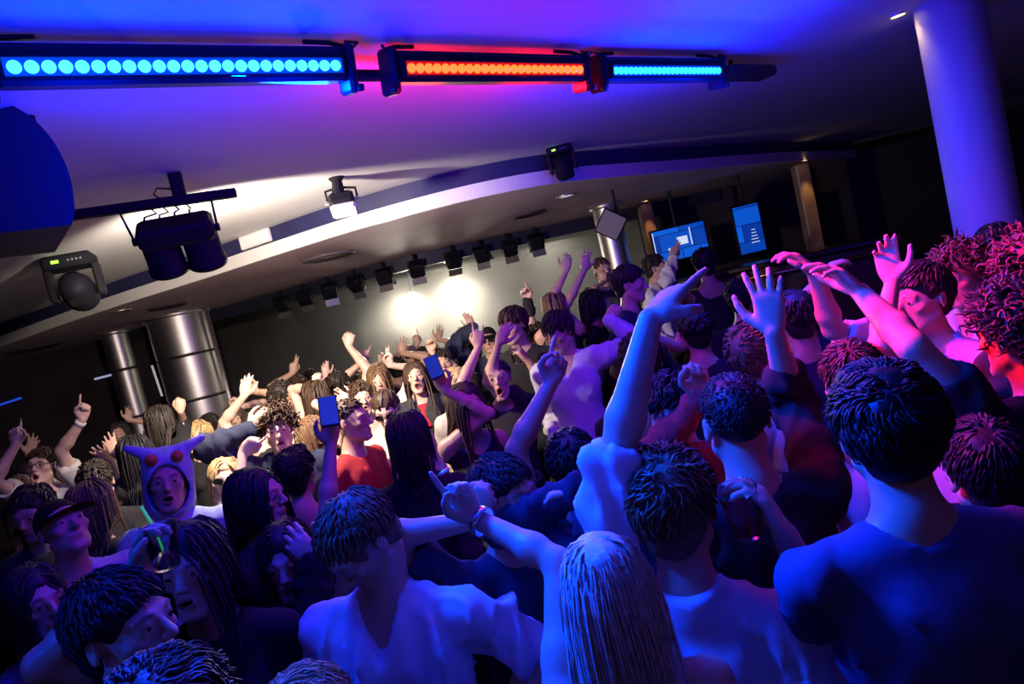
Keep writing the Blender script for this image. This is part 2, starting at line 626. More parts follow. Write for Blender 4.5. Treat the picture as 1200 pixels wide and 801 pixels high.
def moving_head(loc, rz, tiltx, sc, label):
    root = empty('moving_head_light', loc, (0, 0, rz))
    root.scale = (sc, sc, sc)
    tag(root, label, 'stage light', 'moving heads hung under the ceiling')
    mb = MB()
    mb.rbox((0, 0, -.05), (.34, .30, .10), .02)
    b = mb.build('base', M_BLACK, root)
    mb = MB()
    mb.box((-.07, -.153, -.052), (.05, .008, .022))
    mb.build('display', mat('display_green', (.2, .6, .05), .4, emit=(.35, 1.0, .05), estr=2.2), b)
    mb = MB()
    for k in range(4):
        mb.box((.02 + .028 * k, -.152, -.052), (.014, .006, .014))
    mb.build('keypad', mat('grey_plastic', (.22, .22, .24), .4), b)
    for q in (-1, 1):
        mb = MB()
        mb.rbox((q * .165, 0, -.21), (.05, .13, .26), .015)
        mb.build('yoke_arm', M_BLACKP, root)
    mb = MB()
    Mx = Matrix.Rotation(tiltx, 3, 'X')
    mb.lathe([(.0005, .16), (.06, .155), (.10, .12), (.122, .05), (.128, -.05), (.125, -.14), (.118, -.16), (.108, -.165), (.104, -.15), (.0005, -.14)], 22, (0, 0, -.27), Mx)
    h = mb.build('lamp_head', M_BLACK, root, True)
    mb = MB()
    mb.lathe([(.0005, -.155), (.06, -.152), (.1, -.145)], 20, (0, 0, -.27), Mx)
    mb.build('lens', mat('lens_glass', (.10, .11, .14), .05, coat=1.0), h, True)
    mb = MB()
    for k in range(5):
        mb.box(Vector((0, 0, -.27)) + Mx @ Vector((0, -.126, .08 - .022 * k)), (.12, .012, .006), Mx)
    mb.build('cooling_fin', M_BLACKP, h)
    return root


p = pixz(80, 300, CEIL)
moving_head((p.x, p.y, CEIL), .35, math.radians(70), .86, 'large moving head light with lit green display, hung where the soffit fascia begins')
p = pixz(655, 172, CEIL)
moving_head((p.x, p.y, CEIL), -.2, math.radians(20), .52, 'small moving head light with green display before the dark fascia')

# white floodlight
fp = pixz(394, 208, CEIL)
root = empty('floodlight', (fp.x, fp.y, CEIL), (0, 0, .15))
tag(root, 'small blue-black floodlight with pale glass front hung before the fascia', 'stage light')
mb = MB()
mb.tube([(0, 0, 0), (0, 0, -.02)], [.05, .035], 14)
mb.tube([(0, 0, -.015), (-.01, 0, -.10)], [.03, .04], 12)
mb.build('mount', M_BLACK, root)
mb = MB()
mb.tube([(-.085, 0, -.15), (-.085, 0, -.07), (.0, 0, -.06), (.095, 0, -.08), (.095, 0, -.15)], .008, 6)
mb.build('yoke', M_BLACK, root)
Rx = Matrix.Rotation(math.radians(-25), 3, 'X')
mb = MB()
mb.rbox((0, 0, -.145), (.15, .11, .08), .015, Rx)
mb.build('lamp_body', M_BLACK, root)
mb = MB()
mb.rbox((0, -.01, -.20), (.155, .12, .035), .012, Rx)
mb.build('glass_front', mat('flood_glass', (.75, .74, .72), .15, coat=.5), root)
for q in (-1, 1):
    mb = MB()
    mb.tube([(q * .078, 0, -.145), (q * .105, 0, -.142)], .014, 10)
    mb.build('tilt_knob', M_STEEL, root)

# white emergency light on the fascia
i0 = int(np.argmin(np.abs(LIP[:, 0] + 1.80)))
p = LIP[i0] + out_n[i0] * .035
a = math.atan2(tn[i0, 1], tn[i0, 0])
root = empty('emergency_light', (p[0], p[1], SOFF + .165), (0, 0, a))
tag(root, 'white oblong emergency light fixed to the dark fascia strip', 'light')
mb = MB()
mb.rbox((0, 0, 0), (.33, .04, .105), .008)
mb.build('housing', M_LIP, root)
mb = MB()
mb.rbox((0, -.022, 0), (.30, .012, .08), .004)
mb.build('diffuser', mat('diffuser', (.85, .85, .85), .3), root)


def air_vent(u, v, r, label, mb_mat):
    p = pixz(u, v, SOFF)
    root = empty('air_vent', (p.x, p.y, SOFF))
    tag(root, label, 'air vent', 'round vents in the soffit')
    mb = MB()
    mb.lathe([(r, .0), (r, -.014), (r * .9, -.022), (r * .86, -.016), (r * .86, .0)], 36)
    mb.build('rim', mb_mat, root, True)
    for k in range(5):
        ri = r * (.16 + .15 * k)
        mb = MB()
        mb.lathe([(ri, -.002), (ri + r * .09, -.022), (ri + r * .10, -.020), (ri + r * .02, .0)], 32)
        mb.build('ring_blade', mb_mat, root, True)
    mb = MB()
    mb.lathe([(.0005, -.004), (r * .85, -.003)], 32)
    mb.build('duct_opening', M_STEELJ, root)


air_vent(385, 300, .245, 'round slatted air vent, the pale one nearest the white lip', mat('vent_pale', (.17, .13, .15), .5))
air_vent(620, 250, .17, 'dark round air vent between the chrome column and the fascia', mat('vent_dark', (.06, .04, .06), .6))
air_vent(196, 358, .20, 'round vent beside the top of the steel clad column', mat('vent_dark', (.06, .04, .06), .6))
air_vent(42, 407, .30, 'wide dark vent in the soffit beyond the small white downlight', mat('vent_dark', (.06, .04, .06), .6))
for (u, v, r, z, col, st, lab) in ((142, 364, .10, SOFF, (.75, .7, .72), 0.0, 'unlit pale downlight between two round vents'),
                                   (663, 229, .09, SOFF, (.8, .75, 1.0), .9, 'faintly lit oval downlight close to the soffit lip'),
                                   (1052, 17, .045, CEIL, (1.0, .62, .25), 14.0, 'warm recessed downlight beside the blue column')):
    p = pixz(u, v, z)
    root = empty('downlight', (p.x, p.y, z))
    tag(root, lab, 'downlight')
    mb = MB()
    mb.lathe([(r, 0), (r * 1.02, -.008), (r * .86, -.012), (r * .80, -.004)], 24)
    mb.build('rim', M_STEEL, root, True)
    mb = MB()
    mb.lathe([(.0005, -.004), (r * .8, -.004)], 24)
    mb.build('bulb', mat('down_%d' % u, col, .4, emit=col, estr=st), root)
p = pixz(1052, 17, CEIL)
light('column_downlight', 'SPOT', (p.x, p.y, CEIL - .02), 4.0, (1, .6, .25), (p.x + .25, p.y + .2, 2.2), .03, 100, .6)

# ------------------------------------------------------------------ stage: PAR cans on the lintel, two bright blinders, haze
PC = 0
for u in (318, 352, 386, 420, 455, 492, 534, 566, 598, 630):
    x = pix(u, 300, 8.9).x
    y = edge_y(x) + .08
    PC += 1
    tiltx = math.radians(20 + 9 * ((PC * 7) % 5))
    root = empty('stage_lamp', (x, y - .20, 2.68), (0, 0, math.radians(-20 + 13 * (PC % 4))))
    root.scale = (.9, .9, .9)
    tag(root, 'boxy black stage lamp hanging beneath the dark lintel over the stage', 'stage light', 'stage lamps under the lintel')
    mb = MB()
    mb.tube([(0, 0, .054), (0, 0, -.03)], .02, 8)
    mb.rbox((0, 0, -.03), (.22, .05, .012), .004)
    mb.build('clamp', M_BLACK, root)
    for q in (-1, 1):
        mb = MB()
        mb.box((q * .11, 0, -.10), (.012, .045, .15))
        mb.build('yoke_arm', M_BLACK, root)
    mb = MB()
    Mx = Matrix.Rotation(tiltx, 3, 'X')
    mb.rbox((0, 0, -.15), (.20, .15, .20), .02, Mx)
    b = mb.build('lamp_body', M_BLACK, root)
    for k in range(2):
        mb = MB()
        mb.box(Vector((0, 0, -.15)) + Mx @ Vector((0, (k - .5) * .2, -.125)), (.19, .004, .09), Matrix.Rotation(tiltx + (k - .5) * 1.0, 3, 'X'))
        mb.build('barn_door', mat('barn_door', (.25, .25, .25), .35, metal=.6), root)
for k, (u, v) in enumerate(((484, 351), (535, 336))):
    p = pix(u, v, 9.9)
    root = empty('blinder', p)
    tag(root, ('blinding white stage blinder glowing through haze, the lower of the two', 'blinding white stage blinder glowing through haze, the higher of the two')[k], 'stage light')
    mb = MB()
    mb.lathe([(.06, .16), (.10, .12), (.125, 0), (.13, 0), (.13, -.01), (.12, -.01)], 24, (0, 0, 0), Matrix.Rotation(math.radians(90), 3, 'X') @ Matrix.Rotation(math.pi, 3, 'X'))
    mb.build('reflector', M_BLACK, root, True)
    mb = MB()
    mb.lathe([(.0005, 0), (.11, .0)], 24, (0, -.012, 0), Matrix.Rotation(math.radians(90), 3, 'X'))
    mb.build('bulb', mat('blinder_bulb', (1, .95, .85), .4, emit=(1, .92, .78), estr=40), root)
    mb = MB()
    mb.tube([(0, .1, 0), (0, .1, STAGE_CEIL - p.z)], .015, 8)
    mb.build('drop_pipe', M_BLACK, root)
    light('blinder_beam', 'SPOT', p + Vector((0, -.06, 0)), BLINDP, (1, .90, .72), p + Vector((0, -1, -.45)), .10, 78, .5)
    light('blinder_glow', 'POINT', p + Vector((0, -.16, 0)), GLOWP, (1, .93, .80), None, .10)
for (x, z, pw) in STAGE_FILL:
    light('stage_fill', 'SPOT', (x, 9.15, z), pw, (1, .92, .78), (x, 11.6, 1.2), .12, 110, .8)  # unseen spots above the lintel, added to brighten haze and back wall
# haze over the stage
mb = MB()
mb.box((-.80, 10.3, 1.28), (5.1, 3.1, 2.54))
hz = mb.build('stage_haze', None)
m = bpy.data.materials.new('haze')
m.use_nodes = True
nt = m.node_tree
nt.nodes.remove(nt.nodes['Principled BSDF'])
vs = nt.nodes.new('ShaderNodeVolumeScatter')
vs.inputs['Color'].default_value = (.95, .92, .85, 1)
vs.inputs['Anisotropy'].default_value = .35
tc = nt.nodes.new('ShaderNodeTexCoord')
nz = nt.nodes.new('ShaderNodeTexNoise')
nz.inputs['Scale'].default_value = 1.1
nz.inputs['Detail'].default_value = 2
mr = nt.nodes.new('ShaderNodeMapRange')
mr.inputs[1].default_value = .35
mr.inputs[2].default_value = .68
mr.inputs[3].default_value = HAZE * .35
mr.inputs[4].default_value = HAZE * 1.7
# thins out towards the side walls of the stage
sx = nt.nodes.new('ShaderNodeSeparateXYZ')
ab = nt.nodes.new('ShaderNodeMath')
ab.operation = 'ABSOLUTE'
fo = nt.nodes.new('ShaderNodeMapRange')
fo.inputs[1].default_value = 1.6
fo.inputs[2].default_value = 2.55
fo.inputs[3].default_value = 1.0
fo.inputs[4].default_value = 0.0
mu = nt.nodes.new('ShaderNodeMath')
mu.operation = 'MULTIPLY'
geo = nt.nodes.new('ShaderNodeNewGeometry')
off = nt.nodes.new('ShaderNodeVectorMath')
off.operation = 'SUBTRACT'
off.inputs[1].default_value = (-.75, 10.2, 1.35)
nt.links.new(geo.outputs['Position'], off.inputs[0])
nt.links.new(off.outputs[0], nz.inputs['Vector'])
nt.links.new(off.outputs[0], sx.inputs[0])
nt.links.new(sx.outputs['X'], ab.inputs[0])
nt.links.new(ab.outputs[0], fo.inputs[0])
nt.links.new(nz.outputs['Fac'], mr.inputs[0])
nt.links.new(mr.outputs[0], mu.inputs[0])
nt.links.new(fo.outputs[0], mu.inputs[1])
nt.links.new(mu.outputs[0], vs.inputs['Density'])
nt.links.new(vs.outputs[0], nt.nodes['Material Output'].inputs['Volume'])
hz.data.materials.append(m)
hz['kind'] = 'stuff'
hz['label'] = 'pale smoke haze glowing around the stage blinders'
hz['category'] = 'haze'

# ------------------------------------------------------------------ bar side: speaker, screens, rail
p = pix(716, 263, 6.2)
root = empty('diamond_speaker', p, (math.radians(8), math.radians(38), math.radians(-6)))
root.scale = (.78, .78, .78)
mb = MB()
mb.rbox((0, .12, 0), (.30, .26, .30), .02)
mb.build('cabinet', M_BLACK, root)
mb = MB()
mb.rbox((0, -.02, 0), (.27, .02, .27), .006)
mb.build('grille', mat('speaker_grille', (.20, .19, .19), .7, bump=(300, .003, .6)), root)
tag(root, 'grey-grilled square loudspeaker hung cornerwise above the chrome column', 'speaker')
mb = MB()
mb.tube([(.02, .15, .12), (-.16, .15, .36)], .015, 8)
mb.build('bracket', M_BLACK, root)


def screen_mat(name, seed):
    m = bpy.data.materials.new(name)
    m.use_nodes = True
    nt = m.node_tree
    b = nt.nodes['Principled BSDF']
    tc = nt.nodes.new('ShaderNodeTexCoord')
    br = nt.nodes.new('ShaderNodeTexBrick')
    br.inputs['Scale'].default_value = 1.3
    br.inputs['Color1'].default_value = (.0, .03, .35, 1)
    br.inputs['Color2'].default_value = (.0, .16, 1.0, 1)
    br.inputs['Mortar'].default_value = (.0, .01, .18, 1)
    br.inputs['Mortar Size'].default_value = .006
    br.offset = .37
    mp = nt.nodes.new('ShaderNodeMapping')
    mp.inputs['Location'].default_value = (seed, seed * .7, 0)
    mp.inputs['Rotation'].default_value = (math.pi / 2, 0, 0)
    nt.links.new(tc.outputs['Object'], mp.inputs[0])
    nt.links.new(mp.outputs[0], br.inputs['Vector'])
    nt.links.new(br.outputs['Color'], b.inputs['Emission Color'])
    b.inputs['Emission Strength'].default_value = .75
    b.inputs['Base Color'].default_value = (.01, .01, .02, 1)
    return m


def screen(u, v, D_, w, h, rz, label, seed, marks):
    p = pix(u, v, D_)
    root = empty('video_screen', p, (0, 0, rz))
    tag(root, label, 'screen')
    mb = MB()
    mb.rbox((0, .02, 0), (w + .04, .04, h + .04), .008)
    mb.build('casing', M_BLACKP, root)
    mb = MB()
    mb.box((0, -.004, 0), (w, .006, h))
    sc = mb.build('display', screen_mat('screen_%d' % seed, seed), root)
    for (x, z, ww, hh) in marks:
        mb = MB()
        mb.box((x, -.0085, z), (ww, .003, hh))
        mb.build('picture_mark', mat('screen_white', (.8, .9, 1), .4, emit=(.7, .85, 1.0), estr=.7), sc)
    mb = MB()
    mb.tube([(0, .05, 0), (0, .05, SOFF - p.z - .005)], .018, 8)
    mb.build('ceiling_pole', M_BLACK, root)


screen(797, 284, 7.8, .60, .36, math.radians(-4), 'wide video screen showing blue blocks behind the bar', 1, [(.03, .02, .12, .09), (.13, .05, .012, .20), (-.29, 0, .010, .34), (-.12, -.05, .05, .03)])
screen(878, 268, 7.8, .28, .54, math.radians(-6), 'narrow portrait screen with short white lines behind the bar', 2, [(.04, -.16 + .036 * k, .09 - .012 * k, .008) for k in range(5)])
# bar counter and its rail
a_, b_ = pix(820, 345, 7.0), pix(1010, 290, 6.2)
ctr = (a_ + b_) / 2
ang = math.atan2(b_.y - a_.y, b_.x - a_.x)
root = empty('bar_counter', (ctr.x, ctr.y, 0), (0, 0, ang))
tag(root, 'dark wooden bar counter with a bright metal rail along its edge', 'bar counter')
Lb = (b_ - a_).length + .6
mb = MB()
mb.rbox((0, .3, .85), (Lb, .5, 1.70), .02)
mb.build('counter_body', mat('bar_wood', (.06, .025, .018), .5, var=(5, .3)), root)
mb = MB()
mb.rbox((0, .25, 1.72), (Lb + .06, .64, .05), .015)
mb.build('counter_top', mat('bar_top', (.04, .02, .02), .25), root)
mb = MB()
mb.tube([(-Lb / 2, -.10, ctr.z), (Lb / 2, -.10, ctr.z)], .014, 8)
for k in range(4):
    mb.tube([(-Lb / 2 + Lb * (k + .5) / 4, -.10, ctr.z), (-Lb / 2 + Lb * (k + .5) / 4, .10, 1.70)], .01, 6)
mb.build('rail', mat('brass', (.75, .55, .30), .25, metal=1.0), root, True)
# left side: thin light strips in the dark
for (u0, v0, u1, v1, D_, col, st, lab) in ((111, 444, 158, 432, 9.5, (.6, .6, 1.0), .5, 'thin pale light strip on the dark side wall'),
                                           (178, 428, 190, 464, 9.0, (.9, .85, .8), .4, 'upright pale light strip beside the slim chrome column'),
                                           (0, 474, 25, 466, 9.0, (.02, .1, 1.0), .5, 'short blue light strip low on the dark side wall')):
    a_, b_ = [CAM_P + ray(*q_) * (10.14 / ray(*q_).y) for q_ in ((u0, v0), (u1, v1))]
    mid = (a_ + b_) / 2
    root = empty('light_strip', mid)
    mb = MB()
    mb.tube([a_ - mid, b_ - mid], .016, 8)
    mb.build('tube', mat('strip_%d' % u0, col, .4, emit=col, estr=st), root, True)
    mb = MB()
    mb.tube([a_ - mid + Vector((0, .026, 0)), b_ - mid + Vector((0, .026, 0))], .022, 6)
    mb.build('channel', M_BLACK, root)
    tag(root, lab, 'light')

# ------------------------------------------------------------------ bodies: signed distance fields, meshed per person
class Field:
    def __init__(self, lo, hi, h):
        self.h = h
        self.lo = np.array(lo, dtype=np.float32)
        self.n = np.ceil((np.array(hi) - self.lo) / h).astype(int) + 1
        self.d = np.full(self.n, 1.0, dtype=np.float32)
        self.ax = [self.lo[i] + h * np.arange(self.n[i], dtype=np.float32) for i in range(3)]

    def region(self, lo, hi):
        i0 = np.maximum(np.floor((np.array(lo) - self.lo) / self.h).astype(int), 0)
        i1 = np.minimum(np.ceil((np.array(hi) - self.lo) / self.h).astype(int) + 1, self.n)
        if np.any(i1 <= i0):
            return None
        s = tuple(slice(a, b) for a, b in zip(i0, i1))
        x = self.ax[0][s[0]][:, None, None]
        y = self.ax[1][s[1]][None, :, None]
        z = self.ax[2][s[2]][None, None, :]
        return s, x, y, z

    def put(self, s, d2, k, op):
        d1 = self.d[s]
        if op == 'u':
            if k <= 0:
                np.minimum(d1, d2, out=d1)
            else:
                h = np.clip(0.5 + 0.5 * (d1 - d2) / k, 0, 1)
                d1[...] = d1 + (d2 - d1) * h - k * h * (1 - h)
        else:
            d2 = -d2
            if k <= 0:
                np.maximum(d1, d2, out=d1)
            else:
                h = np.clip(0.5 - 0.5 * (d1 - d2) / k, 0, 1)
                d1[...] = d1 + (d2 - d1) * h + k * h * (1 - h)

    def cone(self, a, b, ra, rb, k=0.02, op='u'):
        a = np.array(a, dtype=np.float32)
        b = np.array(b, dtype=np.float32)
        m = max(ra, rb) + max(k, 0) + 2.5 * self.h
        g = self.region(np.minimum(a, b) - m, np.maximum(a, b) + m)
        if g is None:
            return
        s, x, y, z = g
        ab = b - a
        L2 = float(ab @ ab) + 1e-12
        px, py, pz = x - a[0], y - a[1], z - a[2]
        t = np.clip((px * ab[0] + py * ab[1] + pz * ab[2]) / L2, 0, 1)
        d = np.sqrt((px - t * ab[0]) ** 2 + (py - t * ab[1]) ** 2 + (pz - t * ab[2]) ** 2) - (ra + t * (rb - ra))
        self.put(s, d, k, op)

    def ell(self, c, R, r, k=0.02, op='u'):
        """R: 3x3 numpy, rows = local axes in world"""
        c = np.array(c, dtype=np.float32)
        r = np.array(r, dtype=np.float32)
        ext = np.sqrt(((R * r[:, None]) ** 2).sum(0)) + max(k, 0) + 2.5 * self.h
        g = self.region(c - ext, c + ext)
        if g is None:
            return
        s, x, y, z = g
        px, py, pz = x - c[0], y - c[1], z - c[2]
        q = [(px * R[i, 0] + py * R[i, 1] + pz * R[i, 2]) for i in range(3)]
        k0 = np.sqrt(sum((q[i] / r[i]) ** 2 for i in range(3)))
        k1 = np.sqrt(sum((q[i] / r[i] ** 2) ** 2 for i in range(3))) + 1e-6
        self.put(s, k0 * (k0 - 1) / k1, k, op)

    def half(self, p, n, k=0.0):
        """keep only the side of the plane opposite to n"""
        n = np.array(n, dtype=np.float32)
        d = (self.ax[0][:, None, None] - p[0]) * n[0] + (self.ax[1][None, :, None] - p[1]) * n[1] + (self.ax[2][None, None, :] - p[2]) * n[2]
        np.maximum(self.d, d, out=self.d)

    def half2(self, c, n, r):
        """cut everything above the plane, but only within r of the point c"""
        g = self.region(np.array(c) - r, np.array(c) + r)
        if g is None:
            return
        s, x, y, z = g
        d = (x - c[0]) * n[0] + (y - c[1]) * n[1] + (z - c[2]) * n[2]
        dist = np.sqrt((x - c[0]) ** 2 + (y - c[1]) ** 2) - .085
        self.d[s] = np.maximum(self.d[s], np.minimum(d, -dist))

    def polys(self, adapt):
        b = 3 * self.h
        g = openvdb.FloatGrid(b)
        self.d[0], self.d[-1] = b, b
        self.d[:, 0], self.d[:, -1] = b, b
        self.d[:, :, 0], self.d[:, :, -1] = b, b
        g.copyFromArray(np.clip(self.d, -b, b), tolerance=1e-5)
        P, T, Q = g.convertToPolygons(isovalue=0.0, adaptivity=adapt)
        return P * self.h + self.lo, [T, Q]


def vnoise(P, scale, seed, n=7):
    rs = np.random.RandomState(seed)
    out = np.zeros(len(P))
    for i in range(n):
        k = rs.normal(size=3)
        k *= scale * (0.6 + 0.9 * i / n) / np.linalg.norm(k)
        w = rs.normal(size=3)
        w *= scale * .5 / np.linalg.norm(w)
        out += np.sin(P @ k + rs.uniform(0, 6.28) + 1.2 * np.sin(P @ w + rs.uniform(0, 6.28)))
    return out / math.sqrt(n)


def normals(V, polys):
    N = np.zeros_like(V)
    for p in polys:
        if len(p) == 0:
            continue
        a, b, c = V[p[:, 0]], V[p[:, 1]], V[p[:, 2]]
        fn = np.cross(b - a, c - a)
        if p.shape[1] == 4:
            fn = fn + np.cross(c - a, V[p[:, 3]] - a)
        for i in range(p.shape[1]):
            np.add.at(N, p[:, i], fn)
    return N / (np.linalg.norm(N, axis=1, keepdims=True) + 1e-9)


def nrm(v):
    v = np.array(v, dtype=float)
    return v / (np.linalg.norm(v) + 1e-9)


FINGERS = {  # per gesture: curl of index, middle, ring, pinky (radians per joint), thumb (0 out .. 1 across)
    'open': ((.10, .08, .10, .16), .05, .16),
    'wave': ((.28, .34, .4, .5), .15, .10),
    'point': ((.04, 1.25, 1.35, 1.35), .8, .02),
    'fist': ((1.2, 1.25, 1.3, 1.3), .8, 0.0),
    'rock': ((.05, 1.25, 1.3, .08), .8, .08),
    'two': ((.05, .05, 1.3, 1.3), .85, .07),
    'hold': ((.62, .66, .70, .74), .45, .02),
    'relax': ((.35, .42, .5, .55), .3, .03),
    'droop': ((.55, .5, .45, .4), .35, .05),
}


def hand(F, W, d, n, right, g, s=1.0, bend=0.0):
    """W wrist, d finger direction, n palm normal; returns fingertip list"""
    d = nrm(d)
    n = nrm(n - d * np.dot(n, d))
    t = np.cross(d, n) if right else np.cross(n, d)     # towards the thumb
    curls, thumb, spread = FINGERS[g]
    s *= 1.03
    kx = [.028, .0095, -.010, -.027]
    kl = [.090, .094, .088, .080]
    fl = [.072, .080, .074, .058]
    tips = []
    F.ell(W + d * .05 * s - n * .001, np.array([d, t, n]), np.array([.056, .038, .0155]) * s, .012)
    for i in range(4):
        K = W + (d * kl[i] + t * kx[i] - n * .003) * s
        F.cone(W + (d * .022 + t * kx[i] * .55) * s, K, .0135 * s, .0108 * s, .010)
        a = (1.5 - i) * spread * (1 if curls[i] < .8 else .2)
        fd = nrm(d * math.cos(a) + t * math.sin(a))
        P, ang = K, 0
        r = (.0092, .0098, .0092, .0082)[i] * s
        for j, seg in enumerate((.46, .31, .23)):
            ang += curls[i] * (1.0, 1.12, .8)[j]
            dd = fd * math.cos(ang) + n * math.sin(ang)
            Q = P + dd * fl[i] * seg * s
            F.cone(P, Q, r * (1.0, .94, .88)[j], r * (.94, .88, .74)[j], .004)
            P = Q
        tips.append(P)
    B = W + (d * .022 + t * .026 + n * .006) * s
    th = thumb
    d1 = nrm(t * (.78 - .25 * th) + d * (.62 + .2 * th) + n * (.10 + .45 * th))
    d2 = nrm(t * (.45 - .75 * th) + d * (.88 - .15 * th) + n * (.05 + .55 * th))
    d3 = nrm(t * (.32 - 1.2 * th) + d * (.95 - .35 * th) + n * (.05 + .35 * th))
    P1 = B + d1 * .042 * s
    P2 = P1 + d2 * .034 * s
    P3 = P2 + d3 * .027 * s
    F.cone(B, P1, .0165 * s, .0125 * s, .012)
    F.cone(P1, P2, .0118 * s, .0105 * s, .004)
    F.cone(P2, P3, .0105 * s, .008 * s, .004)
    tips.append(P3)
    return tips


def head_field(F, C, R, s, mouth, female, nosek=1.0):
    """C head centre (eye level, mid skull); R rows = side(left), forward, up"""
    def L(x, y, z):
        return C + (R[0] * x + R[1] * y + R[2] * z) * s
    jw = .92 if female else 1.0
    j = mouth * .024
    F.ell(L(0, -.014, .036), R, np.array([.073, .093, .082]) * s, .02)
    F.ell(L(0, .026, -.008), R, np.array([.062 * jw, .064, .078]) * s, .03)
    F.ell(L(0, .036, -.072 - j * .6), R, np.array([.047 * jw, .048, .036 + j * .4]) * s, .03)
    F.cone(L(-.012, .074, -.100 - j), L(.012, .074, -.100 - j), .0165 * s * jw, .0165 * s * jw, .018)
    for q in (-1, 1):                                      # jaw corners, cheekbones, brow, ears
        F.cone(L(q * .052 * jw, .004, -.055 - j * .3), L(q * .020, .066, -.098 - j), .018 * s, .014 * s, .02)
        F.ell(L(q * .046, .060, -.020), R, np.array([.020, .021, .016]) * s, .018)
        F.cone(L(q * .016, .0885, .0235), L(q * .046, .076, .024), .0105 * s, .0085 * s, .012)
    for q in (-1, 1):
        F.ell(L(q * .032, .102, .004), R, np.array([.017, .019, .0125]) * s, .010, 's')
        F.ell(L(q * .032, .0775, .004), R, np.array([.0165, .0135, .0125]) * s, .004)
        F.cone(L(q * .018, .0885, .0105), L(q * .046, .0800, .0100), .0052 * s, .0050 * s, .004)
        F.cone(L(q * .032, .0915, .0125), L(q * .033, .0915, .0125), .0052 * s, .0050 * s, .006)
        F.cone(L(q * .020, .0860, -.0065), L(q * .044, .0800, -.0060), .0042 * s, .0040 * s, .004)
    F.cone(L(0, .086, .016), L(0, .112 * nosek, -.026), .0085 * s, .0112 * s, .010)
    F.cone(L(-.012, .100, -.031), L(.012, .100, -.031), .0082 * s, .0082 * s, .008)
    if mouth > .08:
        F.ell(L(0, .092, -.064 - j * .55), R, np.array([.026 - .004 * mouth, .020, .012 + j * .75]) * s, .010)
        F.ell(L(0, .104, -.064 - j * .55), R, np.array([.0205 - .003 * mouth, .040, .0045 + j * .66]) * s, .004, 's')
    else:
        F.cone(L(-.019, .0865, -.0575), L(.019, .0865, -.0575), .0065 * s, .0065 * s, .007)
        F.cone(L(0, .0905, -.0570), L(0, .0905, -.0571), .0068 * s, .0068 * s, .006)
        F.cone(L(-.016, .0865, -.0695), L(.016, .0865, -.0695), .0075 * s, .0075 * s, .007)
    for q in (-1, 1):
        RE = np.array([nrm(R[0] * .93 - q * R[1] * .37), nrm(q * R[0] * .37 + R[1] * .93), R[2]])
        F.ell(L(q * .0775, -.010, -.004), RE, np.array([.0085, .0185, .031]) * s, .006)
        F.ell(L(q * .0875, -.006, -.003), RE, np.array([.0075, .0105, .019]) * s, .004, 's')


def frame(f):
    f = nrm([f[0], f[1], 0])
    l = np.array([-f[1], f[0], 0.0])          # person's left (z x f)
    return l, f, np.array([0, 0, 1.0])


SHOE = None


def shoe_mesh():
    global SHOE
    if SHOE is None:
        mb = MB()
        prof = [(-.11, .030, .05), (-.10, .038, .085), (-.03, .040, .085), (.06, .047, .06), (.13, .045, .045), (.165, .025, .03)]
        V, q = [], []
        for y, w, h in prof:
            for a in range(8):
                an = math.pi * a / 7
                V.append((w * math.cos(an), y, max(0.0, h * math.sin(an))))
        for i in range(5):
            for a in range(7):
                q.append((i * 8 + a, i * 8 + a + 1, i * 8 + 9 + a, i * 8 + 8 + a))
            q.append((i * 8 + 7, i * 8, i * 8 + 8, i * 8 + 15))
        mb.add(V, [np.array(q), np.array([list(range(8)), [40 + k for k in range(8)][::-1]])])
        SHOE = mb.mesh('shoe', True)
        SHOE.materials.append(mat('shoe_black', (.02, .02, .022), .5))
    return SHOE


EYE = None


def eye_mesh():
    global EYE
    if EYE is None:
        mb = MB()
        prof = [(.0001, .0138), (.0030, .0136), (.0034, .0135), (.0072, .0120), (.0076, .0118), (.0105, .0090), (.0130, .0040), (.0138, -.002), (.012, -.008)]
        mb.lathe(prof, 12)
        me = mb.mesh('eye', True)
        me.materials.append(mat('eye_white', (.50, .46, .44), .25))
        me.materials.append(mat('iris_brown', (.05, .025, .012), .2))
        mi = np.zeros(len(me.polygons), dtype=np.int32)
        mi[:12 * 3] = 1
        me.polygons.foreach_set('material_index', mi)
        EYE = me
    return EYE


